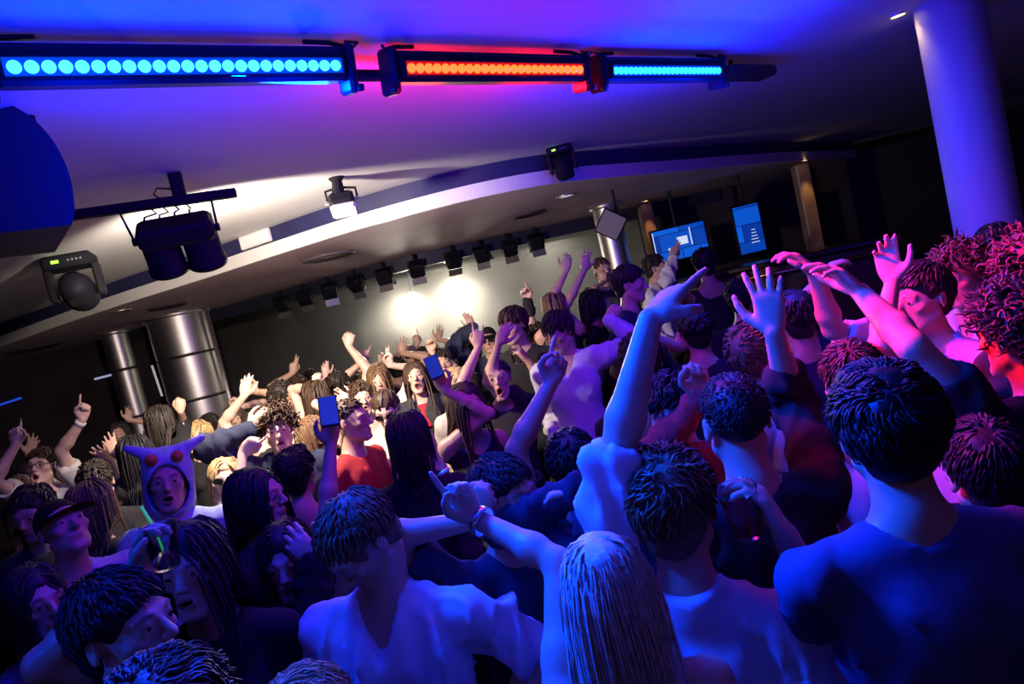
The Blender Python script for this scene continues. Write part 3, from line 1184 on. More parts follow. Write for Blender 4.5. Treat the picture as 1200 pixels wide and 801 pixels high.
def hair_strands(C, R, s, style, length, n, seed, wid, torso=None, curl=0.0, part=0.0, lift=0.0, shell=.008):
    """locks of hair as tapering three-sided tubes growing from the scalp"""
    rs = np.random.RandomState(seed)
    m = int(n * 3.2)
    u = rs.normal(size=(m, 3))
    u /= np.linalg.norm(u, axis=1, keepdims=True)
    x, y, z = u[:, 0], u[:, 1], u[:, 2]
    # hairline: forehead in front, above ears at the side, nape at the back
    line = np.where(y > .35, .26 + .30 * (y - .35), np.where(y > -.1, .0 + .58 * (y + .1), -.66 + .66 * (y + 1) / .9))
    if style == 'long':
        line = line - .06
    u = u[z > line][:n]
    n = len(u)
    rad = np.array([.0755, .096, .086])
    cen = np.array([0, -.014, .034])
    P = cen + u * rad
    nr = u / rad
    nr /= np.linalg.norm(nr, axis=1, keepdims=True)
    crown = np.array([part * .5, -.55, .83])
    t = u - crown
    t -= nr * (t * nr).sum(1, keepdims=True)
    t /= np.linalg.norm(t, axis=1, keepdims=True) + 1e-6
    if style == 'fringe' or style == 'messy':
        t += np.array([part * .6, .45, 0]) * (u[:, 2:3] > .3)
    if style == 'long':
        t = np.stack([np.sign(u[:, 0] - part * .15) * .9 * np.clip(u[:, 1] + .25, .06, 1), -.35 * np.ones(n), -.25 - .5 * np.clip(-u[:, 1], 0, 1)], 1)
        t -= nr * (t * nr).sum(1, keepdims=True) * .9
        t /= np.linalg.norm(t, axis=1, keepdims=True) + 1e-6
    fld = np.stack([vnoise(P, 34, seed + 20 + k, 5) for k in range(3)], 1)      # neighbouring locks lean the same way
    t += fld * {'short': .35, 'fringe': .25, 'messy': .75, 'buzz': .1}.get(style, .1)
    t += rs.normal(size=(n, 3)) * {'long': .12, 'sleek': .12, 'short': .16, 'fringe': .12, 'messy': .2, 'buzz': .5}.get(style, .38)
    d = t + nr * (.06 + lift)
    d /= np.linalg.norm(d, axis=1, keepdims=True)
    Ls = length * rs.uniform(.7, 1.15, n)
    seg = 8 if length > .2 else (8 if curl else (6 if style == 'messy' else 5))
    cl = 5 * vnoise(P, 40, seed + 31, 5)
    fit = .008 * rs.rand(n)[:, None]
    pts = [P]
    ph = rs.uniform(0, 6.28, n)
    up_l = np.array([0, 0, 1.0])
    Rinv = R  # rows are axes: local = R @ world
    g_l = R @ np.array([0, 0, -1.0])
    for k in range(seg):
        w = (k + 1) / seg
        d = d * .55 + g_l * .62 if length > .2 else d + g_l * .30 / seg
        d /= np.linalg.norm(d, axis=1, keepdims=True)
        P = P + d * (Ls / seg)[:, None]
        rsh = rad - .0025 + shell + fit
        q = (P - cen) / rsh
        ql = np.linalg.norm(q, axis=1, keepdims=True)
        inside = ql < 1
        P = np.where(inside, cen + (P - cen) / np.maximum(ql, 1e-3), P)
        if length <= .2 and not curl:                 # short hair follows the skull, ends lifting a little
            lim = 1 + lift * w * (.35 + .65 * rs.rand(n)[:, None])
            q = (P - cen) / rsh
            ql = np.linalg.norm(q, axis=1, keepdims=True)
            Pn = cen + (P - cen) * np.minimum(1, lim / ql)
            d = Pn - (P - d * (Ls / seg)[:, None])
            d /= np.linalg.norm(d, axis=1, keepdims=True) + 1e-9
            P = Pn
        if length > .2:                               # rest on neck and shoulders
            low = P[:, 2] < -.10
            back = P[:, 1] < .03
            P[low & back, 1] = np.minimum(P[low & back, 1], -.07 - .62 * np.clip(-.12 - P[low & back, 2], 0, .12))
            fr = low & ~back
            P[fr, 1] = np.maximum(P[fr, 1], .045 + .45 * np.clip(-.12 - P[fr, 2], 0, .12))
        Q = P
        if curl:
            a = ph + w * 9
            e1 = np.cross(d, nr)
            e1 /= np.linalg.norm(e1, axis=1, keepdims=True) + 1e-6
            Q = P + curl * (e1 * np.cos(a)[:, None] + np.cross(e1, d) * np.sin(a)[:, None]) * min(1, 2 * w)
        elif style == 'messy':
            e1 = np.cross(d, nr)
            Q = P + e1 * (.006 * np.sin(cl + w * 6))[:, None] + nr * (.004 * np.sin(cl * 1.7 + w * 5))[:, None]
        elif length > .2:
            e1 = np.cross(d, nr)
            Q = P + e1 * (.006 * np.sin(ph + w * 5))[:, None]
        pts.append(Q)
    pts = np.stack(pts, 1)                           # n, seg+1, 3
    T = np.diff(pts, axis=1)
    T = np.concatenate([T, T[:, -1:]], 1)
    T /= np.linalg.norm(T, axis=2, keepdims=True) + 1e-9
    A = np.cross(T, nr[:, None, :] + 1e-3)
    A /= np.linalg.norm(A, axis=2, keepdims=True) + 1e-9
    B = np.cross(T, A)
    tt = np.linspace(0, 1, seg + 1)
    wd = wid * (.75 + .5 * rs.rand(n))[:, None] * (np.sqrt(np.clip(1.02 - tt ** 2.2, 0, 1)))[None, :]
    ring = [A, -.5 * A + .55 * B, -.5 * A - .55 * B]
    V = np.stack([pts + r * wd[:, :, None] for r in ring], 2)   # n, seg+1, 3, 3
    base = (np.arange(n) * (seg + 1) * 3)[:, None, None]
    i = (np.arange(seg) * 3)[None, :, None]
    k = np.arange(3)[None, None, :]
    k2 = (np.arange(3) + 1) % 3
    k2 = k2[None, None, :]
    q = np.stack([base + i + k, base + i + k2, base + i + 3 + k2, base + i + 3 + k], -1).reshape(-1, 4)
    V = V.reshape(-1, 3)
    V = C + (V * s) @ R
    return V, q


HAIR_COL = {
    'black': (.012, .010, .010), 'dark': (.022, .014, .010), 'brown': (.055, .028, .014), 'light_brown': (.16, .085, .038),
    'blond': (.46, .30, .13), 'platinum': (.62, .52, .40), 'ginger': (.24, .07, .025), 'grey': (.25, .24, .24)}
SKIN_COL = {'pale': (.62, .40, .30), 'mid': (.52, .31, .215), 'tan': (.40, .225, .145), 'brown': (.20, .10, .06)}
CLOTH = {}


def cloth_mat(color, kind='cloth'):
    key = 'cloth_%s_%d_%d_%d' % (kind, *[int(c * 255) for c in color])
    if kind == 'satin':
        return mat(key, color, .38, bump=(60, .002, .15), var=(7, .08))
    if kind == 'leather':
        return mat(key, color, .32, bump=(160, .0015, .3))
    if kind == 'knit':
        return mat(key, color, .95, bump=(220, .004, .6), spec=.15, var=(40, .2))
    return mat(key, color, .88, bump=(420, .0012, .35), spec=.2, var=(9, .10))


PEOPLE = []
# a step nearer or farther along each sight line so that neighbours do not run into each other
SPACING = {11: 1.009, 13: 0.991, 14: 0.996, 17: 0.981, 18: 1.018, 20: 0.950, 21: 0.925, 23: 1.064, 30: 1.024, 31: 0.980, 32: 1.028, 37: 0.971, 40: 1.075, 43: 0.991, 45: 1.008, 56: 0.994, 58: 1.075, 60: 1.073, 62: 1.020, 64: 1.012, 66: 0.984, 69: 0.981, 73: 1.016, 102: 0.988, 103: 1.017, 106: 0.988, 107: 0.995, 109: 1.005, 110: 0.987, 111: 1.012, 113: 0.991, 114: 1.009, 118: 1.007, 119: 0.993}


def person(label, head, D, yaw=0, hy=None, pitch=0, tilt=0, sex='m', skin='mid', hair=('short', 'dark'), top=('tee', (.03, .03, .03)),
           arms=(), mouth=0.0, s=None, vox=None, lean=(0, 0), seed=None, extras=(), group=None, trousers=(.02, .02, .028), brows=True, base=0.0, wide=1.0):
    seed = seed if seed is not None else len(PEOPLE) * 7 + 3
    D *= SPACING.get(seed, 1.0)
    rs = np.random.RandomState(seed)
    fem = sex == 'f'
    s = s or (.96 if fem else 1.0)
    C = np.array(pix(head[0], head[1], D))
    if vox is None:
        vox = .0060 if D < 1.7 else (.0072 if D < 2.6 else (.0086 if D < 4.4 else .0104))
    yr = math.radians(yaw)
    l, f, up = frame((math.sin(yr), -math.cos(yr)))
    hyr = math.radians(yaw if hy is None else hy)
    hl, hf, hu = frame((math.sin(hyr), -math.cos(hyr)))
    pr, tr = math.radians(pitch), math.radians(tilt)
    hf, hu = hf * math.cos(pr) + hu * math.sin(pr), hu * math.cos(pr) - hf * math.sin(pr)
    hl, hu = hl * math.cos(tr) + hu * math.sin(tr), hu * math.cos(tr) - hl * math.sin(tr)
    R = np.array([hl, hf, hu])
    # skeleton from the head down
    neck_top = C - hu * .075 * s - hf * .012 * s
    nb = C - np.array([0, 0, .185]) * s - f * .025 * s - hf * .015 * s      # base of the neck
    lean = np.array([lean[0], lean[1], 0.0])
    sh_z = -.055 * s
    sw = (.168 if fem else .192) * s * wide
    chest = nb - up * .17 * s + f * .012 * s + lean * .3
    waist = nb - up * .40 * s + lean * .7
    hips = nb - up * .56 * s + lean
    H = C[2] + .12 * s - base
    root = np.array([hips[0], hips[1], base])
    lu, lf = .295 * s, .255 * s
    # arms
    specs = [dict(a) for a in arms]
    sh = {1: nb + l * sw + up * sh_z, -1: nb - l * sw + up * sh_z}        # +1 = person's left
    used = {}
    for a in specs:
        W0 = np.array(pix(*a['w'], D + a.get('dd', 0)))
        side = a.get('side')
        if side is None:
            opts = [q for q in (1, -1) if q not in used]
            side = min(opts, key=lambda q: np.linalg.norm(W0 - sh[q]))
        used[side] = a
    fists = {}
    arm_pts = {}
    for side in (1, -1):
        S = sh[side].copy()
        a = used.get(side)
        if a is None:
            W = S - up * .45 * s - l * side * .02 + f * (.14 if seed % 2 else .08)
            pole = -f + l * side * .15
            a = dict(g='relax')
            E0 = None
        else:
            rr = np.array(ray(*a['w']))
            W = np.array(CAM_P) + rr * (D + a.get('dd', 0))
            if (W - S)[2] > .1:                        # raised arm lifts the shoulder
                S = S + up * .045 * s - l * side * .02 * s
            reach = (lu + lf) * .985
            if np.linalg.norm(W - S) > reach:          # slide along the ray to the nearest reachable point
                t = float(np.dot(S - np.array(CAM_P), rr) / np.dot(rr, rr))
                W2 = np.array(CAM_P) + rr * t
                dist = np.linalg.norm(W2 - S)
                if dist < reach:
                    off = math.sqrt(reach ** 2 - dist ** 2) / np.linalg.norm(rr)
                    W = np.array(CAM_P) + rr * (t + (off if a.get('dd', 0) > 0 else -off) * .9)
                else:
                    k = dist / reach
                    W = W2
                    if k > 1.02:
                        print('REACH', label[:40], 'x%.2f' % k)
                    if k > 1.15:
                        W = S + (W2 - S) * (reach * 1.15 / dist)
                    kk = min(k, 1.15) * 1.01
                    lu_, lf_ = lu * kk, lf * kk
            E0 = np.array(pix(*a['e'], (proj(W)[2] + proj(S)[2]) / 2 + a.get('ed', 0))) if 'e' in a else None
            pole = (E0 - (S + W) / 2) if E0 is not None else (l * side * .8 - up * .4 - f * .1 if W[2] > S[2] else -up + l * side * .5 - f * .4)
        dv = W - S
        dist = np.linalg.norm(dv)
        sc_ = max(1.0, dist / ((lu + lf) * .995))
        a1, a2 = lu * sc_, lf * sc_
        x = (a1 * a1 - a2 * a2 + dist * dist) / (2 * dist)
        hgt = math.sqrt(max(a1 * a1 - x * x, 1e-6))
        dn = dv / dist
        pole = pole - dn * np.dot(pole, dn)
        E = S + dn * x + nrm(pole) * hgt
        arm_pts[side] = (S, E, W, a)
    # bounding box
    pts = [C + [.13, .13, .15], C - [.13, .13, .15], hips + [.2, .2, 0], hips - [.2, .2, .12]]
    for S, E, W, a in arm_pts.values():
        pts += [S + .08, S - .08, E + .06, E - .06, W + .22, W - .22]
    pts = np.array(pts)
    lo, hi = pts.min(0), pts.max(0)
    F = Field(lo, hi, vox)
    B = np.array([l, f, up])
    th = -.016                                         # skin lies under the cloth
    cw = 1.0 if fem else 1.1
    F.ell(chest, B, np.array([.142 * cw * wide + th, .098 + th, .20]) * s, .03)
    F.ell(waist, B, np.array([.120 * cw * wide + th, .088 + th, .16]) * s, .05)
    F.ell(hips, B, np.array([.150 * wide + th, .100 + th, .11]) * s, .05)
    nr_ = .047 if fem else .053
    cov = {'tank': 0, 'dress': 0}.get(top[0], 1)
    F.cone(nb - up * .03 * s, neck_top, nr_ * 1.12 * s, nr_ * s, .03)
    for side in (1, -1):
        S = arm_pts[side][0]
        F.cone(nb - up * (.005 + .008 * cov) * s + l * side * .03, S, (.040 - .008 * cov) * s, (.042 - .010 * cov) * s, .04)
        F.cone(nb + up * .035 * s, (nb * .5 + S * .5) - up * .004 * s, .038 * s, .026 * s, .035)
        F.cone(nb - up * .10 * s + f * .008, S - up * .05 * s, .045 * s, .034 * s, .03)
    head_field(F, C, R, s, mouth, fem, 1 + rs.uniform(-.02, .03))
    tips = {}
    at = .88 if fem else 1.0
    for side in (1, -1):
        S, E, W, a = arm_pts[side]
        F.cone(S, S + (E - S) * .35, (.052 - .010 * cov) * at * s, (.048 - .006 * cov) * at * s, .03)
        F.cone(S + (E - S) * .3, E, .046 * at * s, .036 * at * s, .02)
        M = E + (W - E) * .28
        F.cone(E, M, .036 * at * s, .040 * at * s, .02)
        F.cone(M, W, .040 * at * s, .0255 * at * s, .02)
        fd = nrm(W - E)
        Wc = W
        if 'tip' in a:
            T = np.array(pix(*a['tip'], proj(W)[2] + a.get('td', 0)))
            hd = nrm(T - W)
        else:
            hd = fd
        tocam = nrm(np.array(CAM_P) - W)
        pm = a.get('palm', 'b')
        if pm == 'f':
            n = tocam
        elif pm == 'b':
            n = -tocam
        elif pm == 'i':
            n = -l * side
        elif pm == 'o':
            n = l * side
        elif pm == 'd':
            n = -up
        elif pm == 'u':
            n = up
        else:
            n = np.array(pm, dtype=float)
        tips[side] = (Wc, hd, hand(F, Wc, hd, n, side == -1, a.get('g', 'open'), s * (.93 if fem else 1.0) * a.get('hs', 1.0)), n)
    V, polys = F.polys(.03 if D < 2.6 else .07)
    # pigment
    sk = np.array(SKIN_COL[skin])
    Lc = (V - C) @ R.T / s
    cols = np.tile(sk, (len(V), 1))
    ax_, ay, az = np.abs(Lc[:, 0]), Lc[:, 1], Lc[:, 2]
    j = mouth * .024
    lip = (ay > .07) & (ax_ < .0225) & (np.abs(az + .0635 + j * .55) < (.0115 + j * .75) * np.sqrt(np.clip(1.1 - (ax_ / .0225) ** 2, 0, 1)))
    cols[lip] = sk * (np.array([.80, .46, .46]) if fem else np.array([.88, .64, .62]))
    if mouth > .08:
        ins = (ay < .088) & (ay > .03) & (ax_ < .019) & (np.abs(az + .064 + j * .55) < .0035 + j * .6)
        cols[ins] = (.05, .008, .008)
    cheek = (ay > .04) & (np.hypot(ax_ - .045, az + .028) < .022)
    cols[cheek] *= np.array([1.0, .93, .92])
    hc = np.array(HAIR_COL[hair[1]])
    if brows:
        bw = (ay > .06) * np.clip(1.5 - np.abs(az - .0270 + .15 * np.abs(ax_ - .032)) / .0055, 0, 1) * np.clip(1.6 - np.abs(ax_ - .031) / .0135, 0, 1)
        bw = (bw * .8)[:, None]
        cols = cols * (1 - bw) + np.minimum(hc, .1) * bw
    if 'beard' in extras:
        bd = (ay > .0) & (az < -.035) & (az > -.125) & ~lip & (ax_ < .062)
        cols[bd] = cols[bd] * .42 + hc * .4
    me = mesh_np('person', V - root, polys, True, cols)
    body = link('person', me, mat('skin', (.5, .3, .2), .42, attr='Col', bump=(260, .0012, .25), spec=.45, var=(18, .07)), None, root)
    tag(body, label, 'person', group)
    # eyes
    for q in (-1, 1):
        if vox > .0088 and abs((hyr + math.pi) % (2 * math.pi) - math.pi) > 2.0:
            break
        e = link('eye', eye_mesh(), None, body)
        p = C + (R[0] * q * .032 + R[1] * .0785 + R[2] * .0035) * s
        Mx = Matrix((tuple(hl), tuple(hu), tuple(hf))).transposed().to_4x4()
        e.matrix_local = Matrix.Translation(Vector(p - root)) @ Mx @ Matrix.Scale(s, 4)
    if mouth > .3:
        mb = MB()
        for k in range(6):
            x = (k - 2.5) * .0058
            mb.rbox((x, .0835 - 6 * x * x, -.0585), (.0055, .004, .008), .001)
        Vt = np.concatenate(mb.V)
        mb.V = [(C + (Vt * s) @ R) - root]
        mb.build('teeth', mat('teeth', (.62, .58, .50), .3), body)
    # clothes --------------------------------------------------------
    kind, ccol = top[0], top[1]
    fab = top[2] if len(top) > 2 else 'cloth'
    cm = cloth_mat(ccol, fab)
    cv = .0095 if D < 2.2 else .0135
    loose = {'tee': .010, 'tank': .003, 'dress': .004, 'long': .010, 'hoodie': .022, 'jacket': .024, 'shirt': .014, 'onesie': .03}[kind]
    slv = {'tee': .58, 'tank': 0, 'dress': 0, 'long': 2, 'hoodie': 2, 'jacket': 2, 'shirt': 2, 'onesie': 2}[kind]
    if 'rolled' in extras:
        slv = 1.35
    if 'elbowsleeve' in extras:
        slv = 1.0
    if 'halfsleeve' in extras:
        slv = .8
    lo2 = np.minimum(hips - [.24, .24, .13], chest - .3)
    hi2 = np.maximum(hips + [.24, .24, 0], chest + .3)
    hi2[2] = nb[2] + .12
    for side in (1, -1):
        S, E, W, a = arm_pts[side]
        for p in ((S, E, W) if slv >= 1 else ((S, E) if slv else ())):
            lo2 = np.minimum(lo2, p - .11)
            hi2 = np.maximum(hi2, p + .11)
    G = Field(lo2, hi2, cv)
    o = loose
    os_ = o + (.006 if slv > 1 else 0)
    G.ell(chest, B, np.array([.142 * cw * wide + o, .098 + o, .20]) * s, .03)
    G.ell(waist, B, np.array([.122 * cw * wide + o * 1.3, .090 + o * 1.2, .17]) * s, .06)
    G.ell(hips, B, np.array([.150 * wide + o, .100 + o, .12]) * s, .06)
    if fem:
        for q in (-1, 1):
            G.ell(chest + l * q * .065 * s + f * .075 * s - up * .01 * s, B, np.array([.058, .052, .058]) * s, .03)
    for side in (1, -1):
        S, E, W, a = arm_pts[side]
        if slv > 0 or kind == 'tank':
            G.cone(nb - up * .012 * s + l * side * .035, S, .046 * s, (.042 if slv == 0 else .048) * s, .04)
            G.cone(nb + up * .02 * s, (nb * .5 + S * .5) - up * .004 * s, .044 * s, .036 * s, .035)
            G.cone(nb - up * .10 * s + f * .02, S - up * .05 * s, .055 * s, .035 * s, .03)
        if slv > 0:
            flare = .012 if kind == 'tee' else .0
            tt = min(slv, 1)
            G.cone(S - up * .006, S + (E - S) * tt, (.046 * at + o * .8) * s, ((.044 if tt < 1 else .039) * at + os_ + flare) * s, .03)
            if slv > 1:
                t2 = min(slv - 1, .96)
                G.cone(E, E + (W - E) * t2, (.040 * at + os_) * s, (.040 - .011 * t2) * at * s + os_ * .8 * s, .015)
    if kind in ('hoodie',):
        for q in range(9):
            a0 = math.pi * (q / 8.0) * 2
            p0 = nb + up * .035 * s + (l * math.cos(a0) * .085 + f * math.sin(a0) * .075) * s - f * .015
            G.ell(p0, B, np.array([.032, .032, .03]) * s, .02)
        G.ell(nb - f * .10 * s - up * .005, B, np.array([.10, .06, .07]) * s, .03)
    if kind in ('shirt', 'jacket'):
        G.cone(nb - up * .01 * s, nb + up * .045 * s - f * .004, .078 * s, .071 * s, .012)
        G.half2(nb + up * .052 * s - f * .02, nrm(up * .95 - f * .32), .14)
    # openings
    if kind not in ('onesie',):
        ng = {'tee': .070, 'tank': .098, 'dress': .105, 'long': .068, 'hoodie': .066, 'jacket': .060, 'shirt': .060}[kind]
        G.cone(nb + up * (.03 if kind not in ('tank', 'dress') else -.01) * s + f * .014, nb + up * .3 + f * .02, ng * s, ng * 1.1 * s, .016, 's')
        if kind in ('shirt', 'jacket', 'tank', 'dress') or 'vneck' in extras:
            G.cone(nb + f * .06 * s, nb + f * .115 * s - up * .10 * s, .05 * s, .012 * s, .012, 's')
    G.half(hips - up * .10 * s, (0, 0, -1))
    for side in (1, -1):                                # cut the cuffs square
        S, E, W, a = arm_pts[side]
        if 0 < slv <= 1:
            P0 = S + (E - S) * slv
            G.cone(P0 + nrm(E - S) * .055, P0 + nrm(E - S) * .20, .065, .065, .014, 's')
    Vc, pc = G.polys(.012 if D < 2.2 else .04)
    N = normals(Vc, pc)
    amp = (1.5 if D < 2.2 else 1.1) * {'tee': .0085, 'tank': .003, 'dress': .003, 'long': .007, 'hoodie': .009, 'jacket': .009, 'shirt': .012, 'onesie': .009}[kind]
    sc3 = np.array([1, 1, .55])
    w = .9 - 1.6 * np.minimum(np.abs(vnoise(Vc * sc3, 26, seed, 4)), .9) + .9 * (1 - 2 * np.minimum(np.abs(vnoise(Vc * np.array([1.3, 1.3, .38]), 38, seed + 9, 3)), .8)) + .3 * vnoise(Vc, 60, seed + 1, 5)
    # creases gather at elbows and armpits
    pin = np.zeros(len(Vc))
    for side in (1, -1):
        S, E, W, a = arm_pts[side]
        pin += np.exp(-((np.linalg.norm(Vc - (S - up * .08), axis=1)) / .13) ** 2)
        if slv > 1:
            pin += np.exp(-((np.linalg.norm(Vc - E, axis=1)) / .12) ** 2)
            ax0 = nrm(W - E)
            along = (Vc - E) @ ax0
            pin += .9 * np.sin(along * 150 + 2 * vnoise(Vc, 20, seed + 4, 4)) * (np.linalg.norm(Vc - (E + ax0 * np.clip(along, 0, .25)[:, None]), axis=1) < .075)
    calm = np.clip((np.linalg.norm(Vc - nb, axis=1) - .095 * s) / .07, .0, 1) * np.clip((Vc[:, 2] - (hips[2] - .10 * s)) / .05, 0, 1)
    for side in (1, -1):
        S = arm_pts[side][0]
        calm = calm * np.clip(.4 + (np.linalg.norm(Vc - (S + up * .03), axis=1) - .05) / .09, .4, 1)
    Vc = Vc + N * calm[:, None] * (amp * (np.maximum(w, -.5) + .25) * (1 + .4 * np.clip(pin, 0, 2)) + .12 * amp * np.clip(pin, 0, 2))[:, None]
    topnames = {'tee': 't_shirt', 'tank': 'tank_top', 'dress': 'strap_top', 'long': 'long_sleeve_top', 'hoodie': 'hoodie', 'jacket': 'jacket', 'shirt': 'shirt', 'onesie': 'animal_onesie'}
    link(topnames[kind], mesh_np(topnames[kind], Vc - root, pc), cm, body)
    # trousers and shoes ---------------------------------------------
    tb = MB()
    hp = hips - root
    ft = {}
    tb.tube([hp + up * .02, hp - up * .06, hp - up * .14], [.135 * s, .16 * s, .10 * s], 10)
    for q in (-1, 1):
        foot = l * q * .11 + f * rs.uniform(-.04, .06)
        hj = hp + l * q * .082 * s - up * .05
        kn = hj * .5 + foot * .5 + f * .03
        kn[2] = hj[2] * .5
        an = foot.copy()
        an[2] = .075
        tb.tube([hj, hj * .6 + kn * .4, kn, kn * .5 + an * .5, an], [.088 * s, .082 * s, .062 * s, .058 * s, .05 * s], 8)
        so = link('shoe', shoe_mesh(), None, body)
        so.location = foot
        so.rotation_euler = (0, 0, math.atan2(f[1], f[0]) - math.pi / 2)
    tb.build('trousers', cloth_mat(trousers), body, True)
    # hair ------------------------------------------------------------
    style, hcol = hair[0], hair[1]
    hm = mat('hair_' + hcol, HAIR_COL[hcol], .55, bump=(90, .004, .5), spec=.5, var=(60, .35))
    hv = max(.006, vox) if D < 2.2 else max(.009, vox)
    if style != 'bald':
        K = Field(C - .16, C + .16, hv)
        thk = {'buzz': .0035, 'short': .010, 'messy': .012, 'fringe': .010, 'curly': .016, 'afro': .05, 'long': .006, 'bob': .010, 'bun': .006, 'sleek': .007, 'cap': .004, 'hood': .0}[style]
        K.ell(C + (R[1] * -.016 + R[2] * .038) * s, R, (np.array([.073, .093, .082]) + thk) * s, .0)
        if style not in ('buzz', 'cap'):
            K.ell(C + (R[1] * -.055 + R[2] * -.02) * s, R, (np.array([.060, .043, .062]) + thk * .5) * s, .02)
        # cut out face, ears, nape
        K.ell(C + (R[1] * .088 + R[2] * -.045) * s, R, np.array([.080, .076, .099]) * s, .01, 's')
        if style not in ('long', 'bob', 'afro', 'curly'):
            for q in (-1, 1):
                K.ell(C + (R[0] * q * .085 + R[1] * .006 + R[2] * -.028) * s, R, np.array([.030, .040, .050]) * s, .008, 's')
            K.half(C - (hu * .060 + hf * .02) * s, nrm(-hu + hf * .5))
        Vh, ph = K.polys(.03)
        if style not in ('buzz', 'cap', 'sleek', 'bun'):
            Vh = Vh + normals(Vh, ph) * (.0035 * vnoise(Vh, 90, seed + 3, 6))[:, None]
        near = .6 if D < 1.4 else (.3 if D < 2.2 else (.16 if D < 3 else (.085 if D < 4.7 else .05)))
        wid = .0028 if D < 1.4 else (.0040 if D < 2.2 else (.0058 if D < 3 else (.0085 if D < 4.7 else .012)))
        st = None
        if style == 'short':
            st = hair_strands(C, R, s, style, .038, int(3000 * near), seed, wid, lift=.10, part=rs.uniform(-.5, .5), shell=thk)
        elif style == 'messy':
            st = hair_strands(C, R, s, style, .062, int(2600 * near), seed, wid, lift=.15, part=rs.uniform(-.6, .6), shell=thk)
        elif style == 'fringe':
            st = hair_strands(C, R, s, style, .075, int(2600 * near), seed, wid, lift=.10, part=rs.uniform(-.4, .4), shell=thk)
        elif style == 'curly':
            st = hair_strands(C, R, s, style, .07, max(230, int(800 * near)), seed, wid * (1.5 if D < 3 else 1.0), curl=.011, lift=.5, shell=thk)
        elif style == 'afro':
            st = hair_strands(C, R, s, style, .09, int(900 * near), seed, wid * 1.5, curl=.012, lift=1.5, shell=thk)
        elif style == 'long':
            st = hair_strands(C, R, s, style, (hair[2] if len(hair) > 2 else .42), int(2400 * near), seed, wid * 1.05, part=rs.uniform(-.3, .3), shell=thk + .005)
        elif style == 'bob':
            st = hair_strands(C, R, s, 'long', .24, int(2000 * near), seed, wid * 1.05, part=rs.uniform(-.3, .3), shell=thk + .005)
        elif style == 'buzz':
            st = hair_strands(C, R, s, style, .010, int(3800 * near), seed, wid * .62, lift=.05, shell=thk)
        elif style == 'sleek' or style == 'bun':
            st = hair_strands(C, R, s, 'sleek', .06, int(900 * near), seed, wid * .8, lift=-.1, shell=thk)
        if st is not None:
            n0 = len(Vh)
            Vh = np.concatenate([Vh, st[0]])
            ph = [ph[0], np.concatenate([ph[1].reshape(-1, 4), st[1] + n0])]
        if style == 'bun':
            mb = MB()
            mb.lathe([(.001, .034), (.018, .03), (.030, .014), (.033, 0), (.030, -.014), (.018, -.028), (.001, -.03)], 10)
            Vb = np.concatenate(mb.V) * s + (C + (R[1] * -.10 + R[2] * .085) * s)
            n0 = len(Vh)
            Vh = np.concatenate([Vh, Vb])
            ph = [ph[0], np.concatenate([ph[1].reshape(-1, 4)] + [p + n0 for p in mb.P])]
        if style == 'cap':
            hm = cloth_mat(HAIR_COL[hcol])
        nm = 'cap' if style == 'cap' else 'hair'
        ho = link(nm, mesh_np(nm, Vh - root, ph), hm, body)
        if style == 'cap':
            mb = MB()
            V, q = [], []
            for i in range(9):
                a0 = math.radians(-62 + 124 * i / 8.0)
                for rr_, zz in ((.086, .046), (.160, .030)):
                    V.append((math.sin(a0) * rr_ * .80, math.cos(a0) * rr_ - .005, zz + .006 * math.cos(a0 * 2)))
            for i in range(8):
                q.append((2 * i, 2 * i + 1, 2 * i + 3, 2 * i + 2))
            V = np.array(V)
            V = np.concatenate([V, V - [0, 0, .004]])
            q = np.array(q)
            mb.add((C + (V * s) @ R) - root, [q, q[:, ::-1] + 18])
            mb.build('cap_brim', hm, ho, True)
    ctx = dict(body=body, root=root, C=C, R=R, s=s, nb=nb, arms=arm_pts, tips=tips, l=l, f=f, D=D, H=H)
    for e in extras:
        if callable(e):
            e(ctx)
        elif e in EXTRAS:
            EXTRAS[e](ctx)
    PEOPLE.append((label, root, H, D, seed))
    return ctx


# worn pieces -----------------------------------------------------------
def head_pt(c, x, y, z):
    return c['C'] + (c['R'][0] * x + c['R'][1] * y + c['R'][2] * z) * c['s'] - c['root']


def ex_glasses(c, dark=False, up=0.0, back=0.0):
    mb = MB()
    gl = MB()
    for q in (-1, 1):
        ring = [head_pt(c, q * .034 + .0235 * math.cos(a), .101 - back - .006 * math.cos(a) * q * np.sign(1), .003 + up + .0185 * math.sin(a)) for a in np.linspace(0, 2 * math.pi, 13)]
        mb.tube(ring, .0024, 5)
        gl.add(ring[:-1], [np.array([list(range(12))])])
        mb.tube([head_pt(c, q * .056, .097 - back, .008 + up), head_pt(c, q * .080, .04 - back, .010 + up * .8), head_pt(c, q * .080, -.01 - back, .004 + up * .7)], .0022, 5)
    mb.tube([head_pt(c, -.011, .104 - back, .006 + up), head_pt(c, 0, .107 - back, .009 + up), head_pt(c, .011, .104 - back, .006 + up)], .0024, 5)
    o = mb.build('eyeglasses', mat('glasses_frame', (.012, .012, .012), .3), c['body'], True)
    gl.build('lens', mat('lens_dark', (.012, .010, .010), .12) if dark else mat('lens_clear', (.9, .9, .9), .05, trans=1.0, ior=1.02, alpha=.25), o)


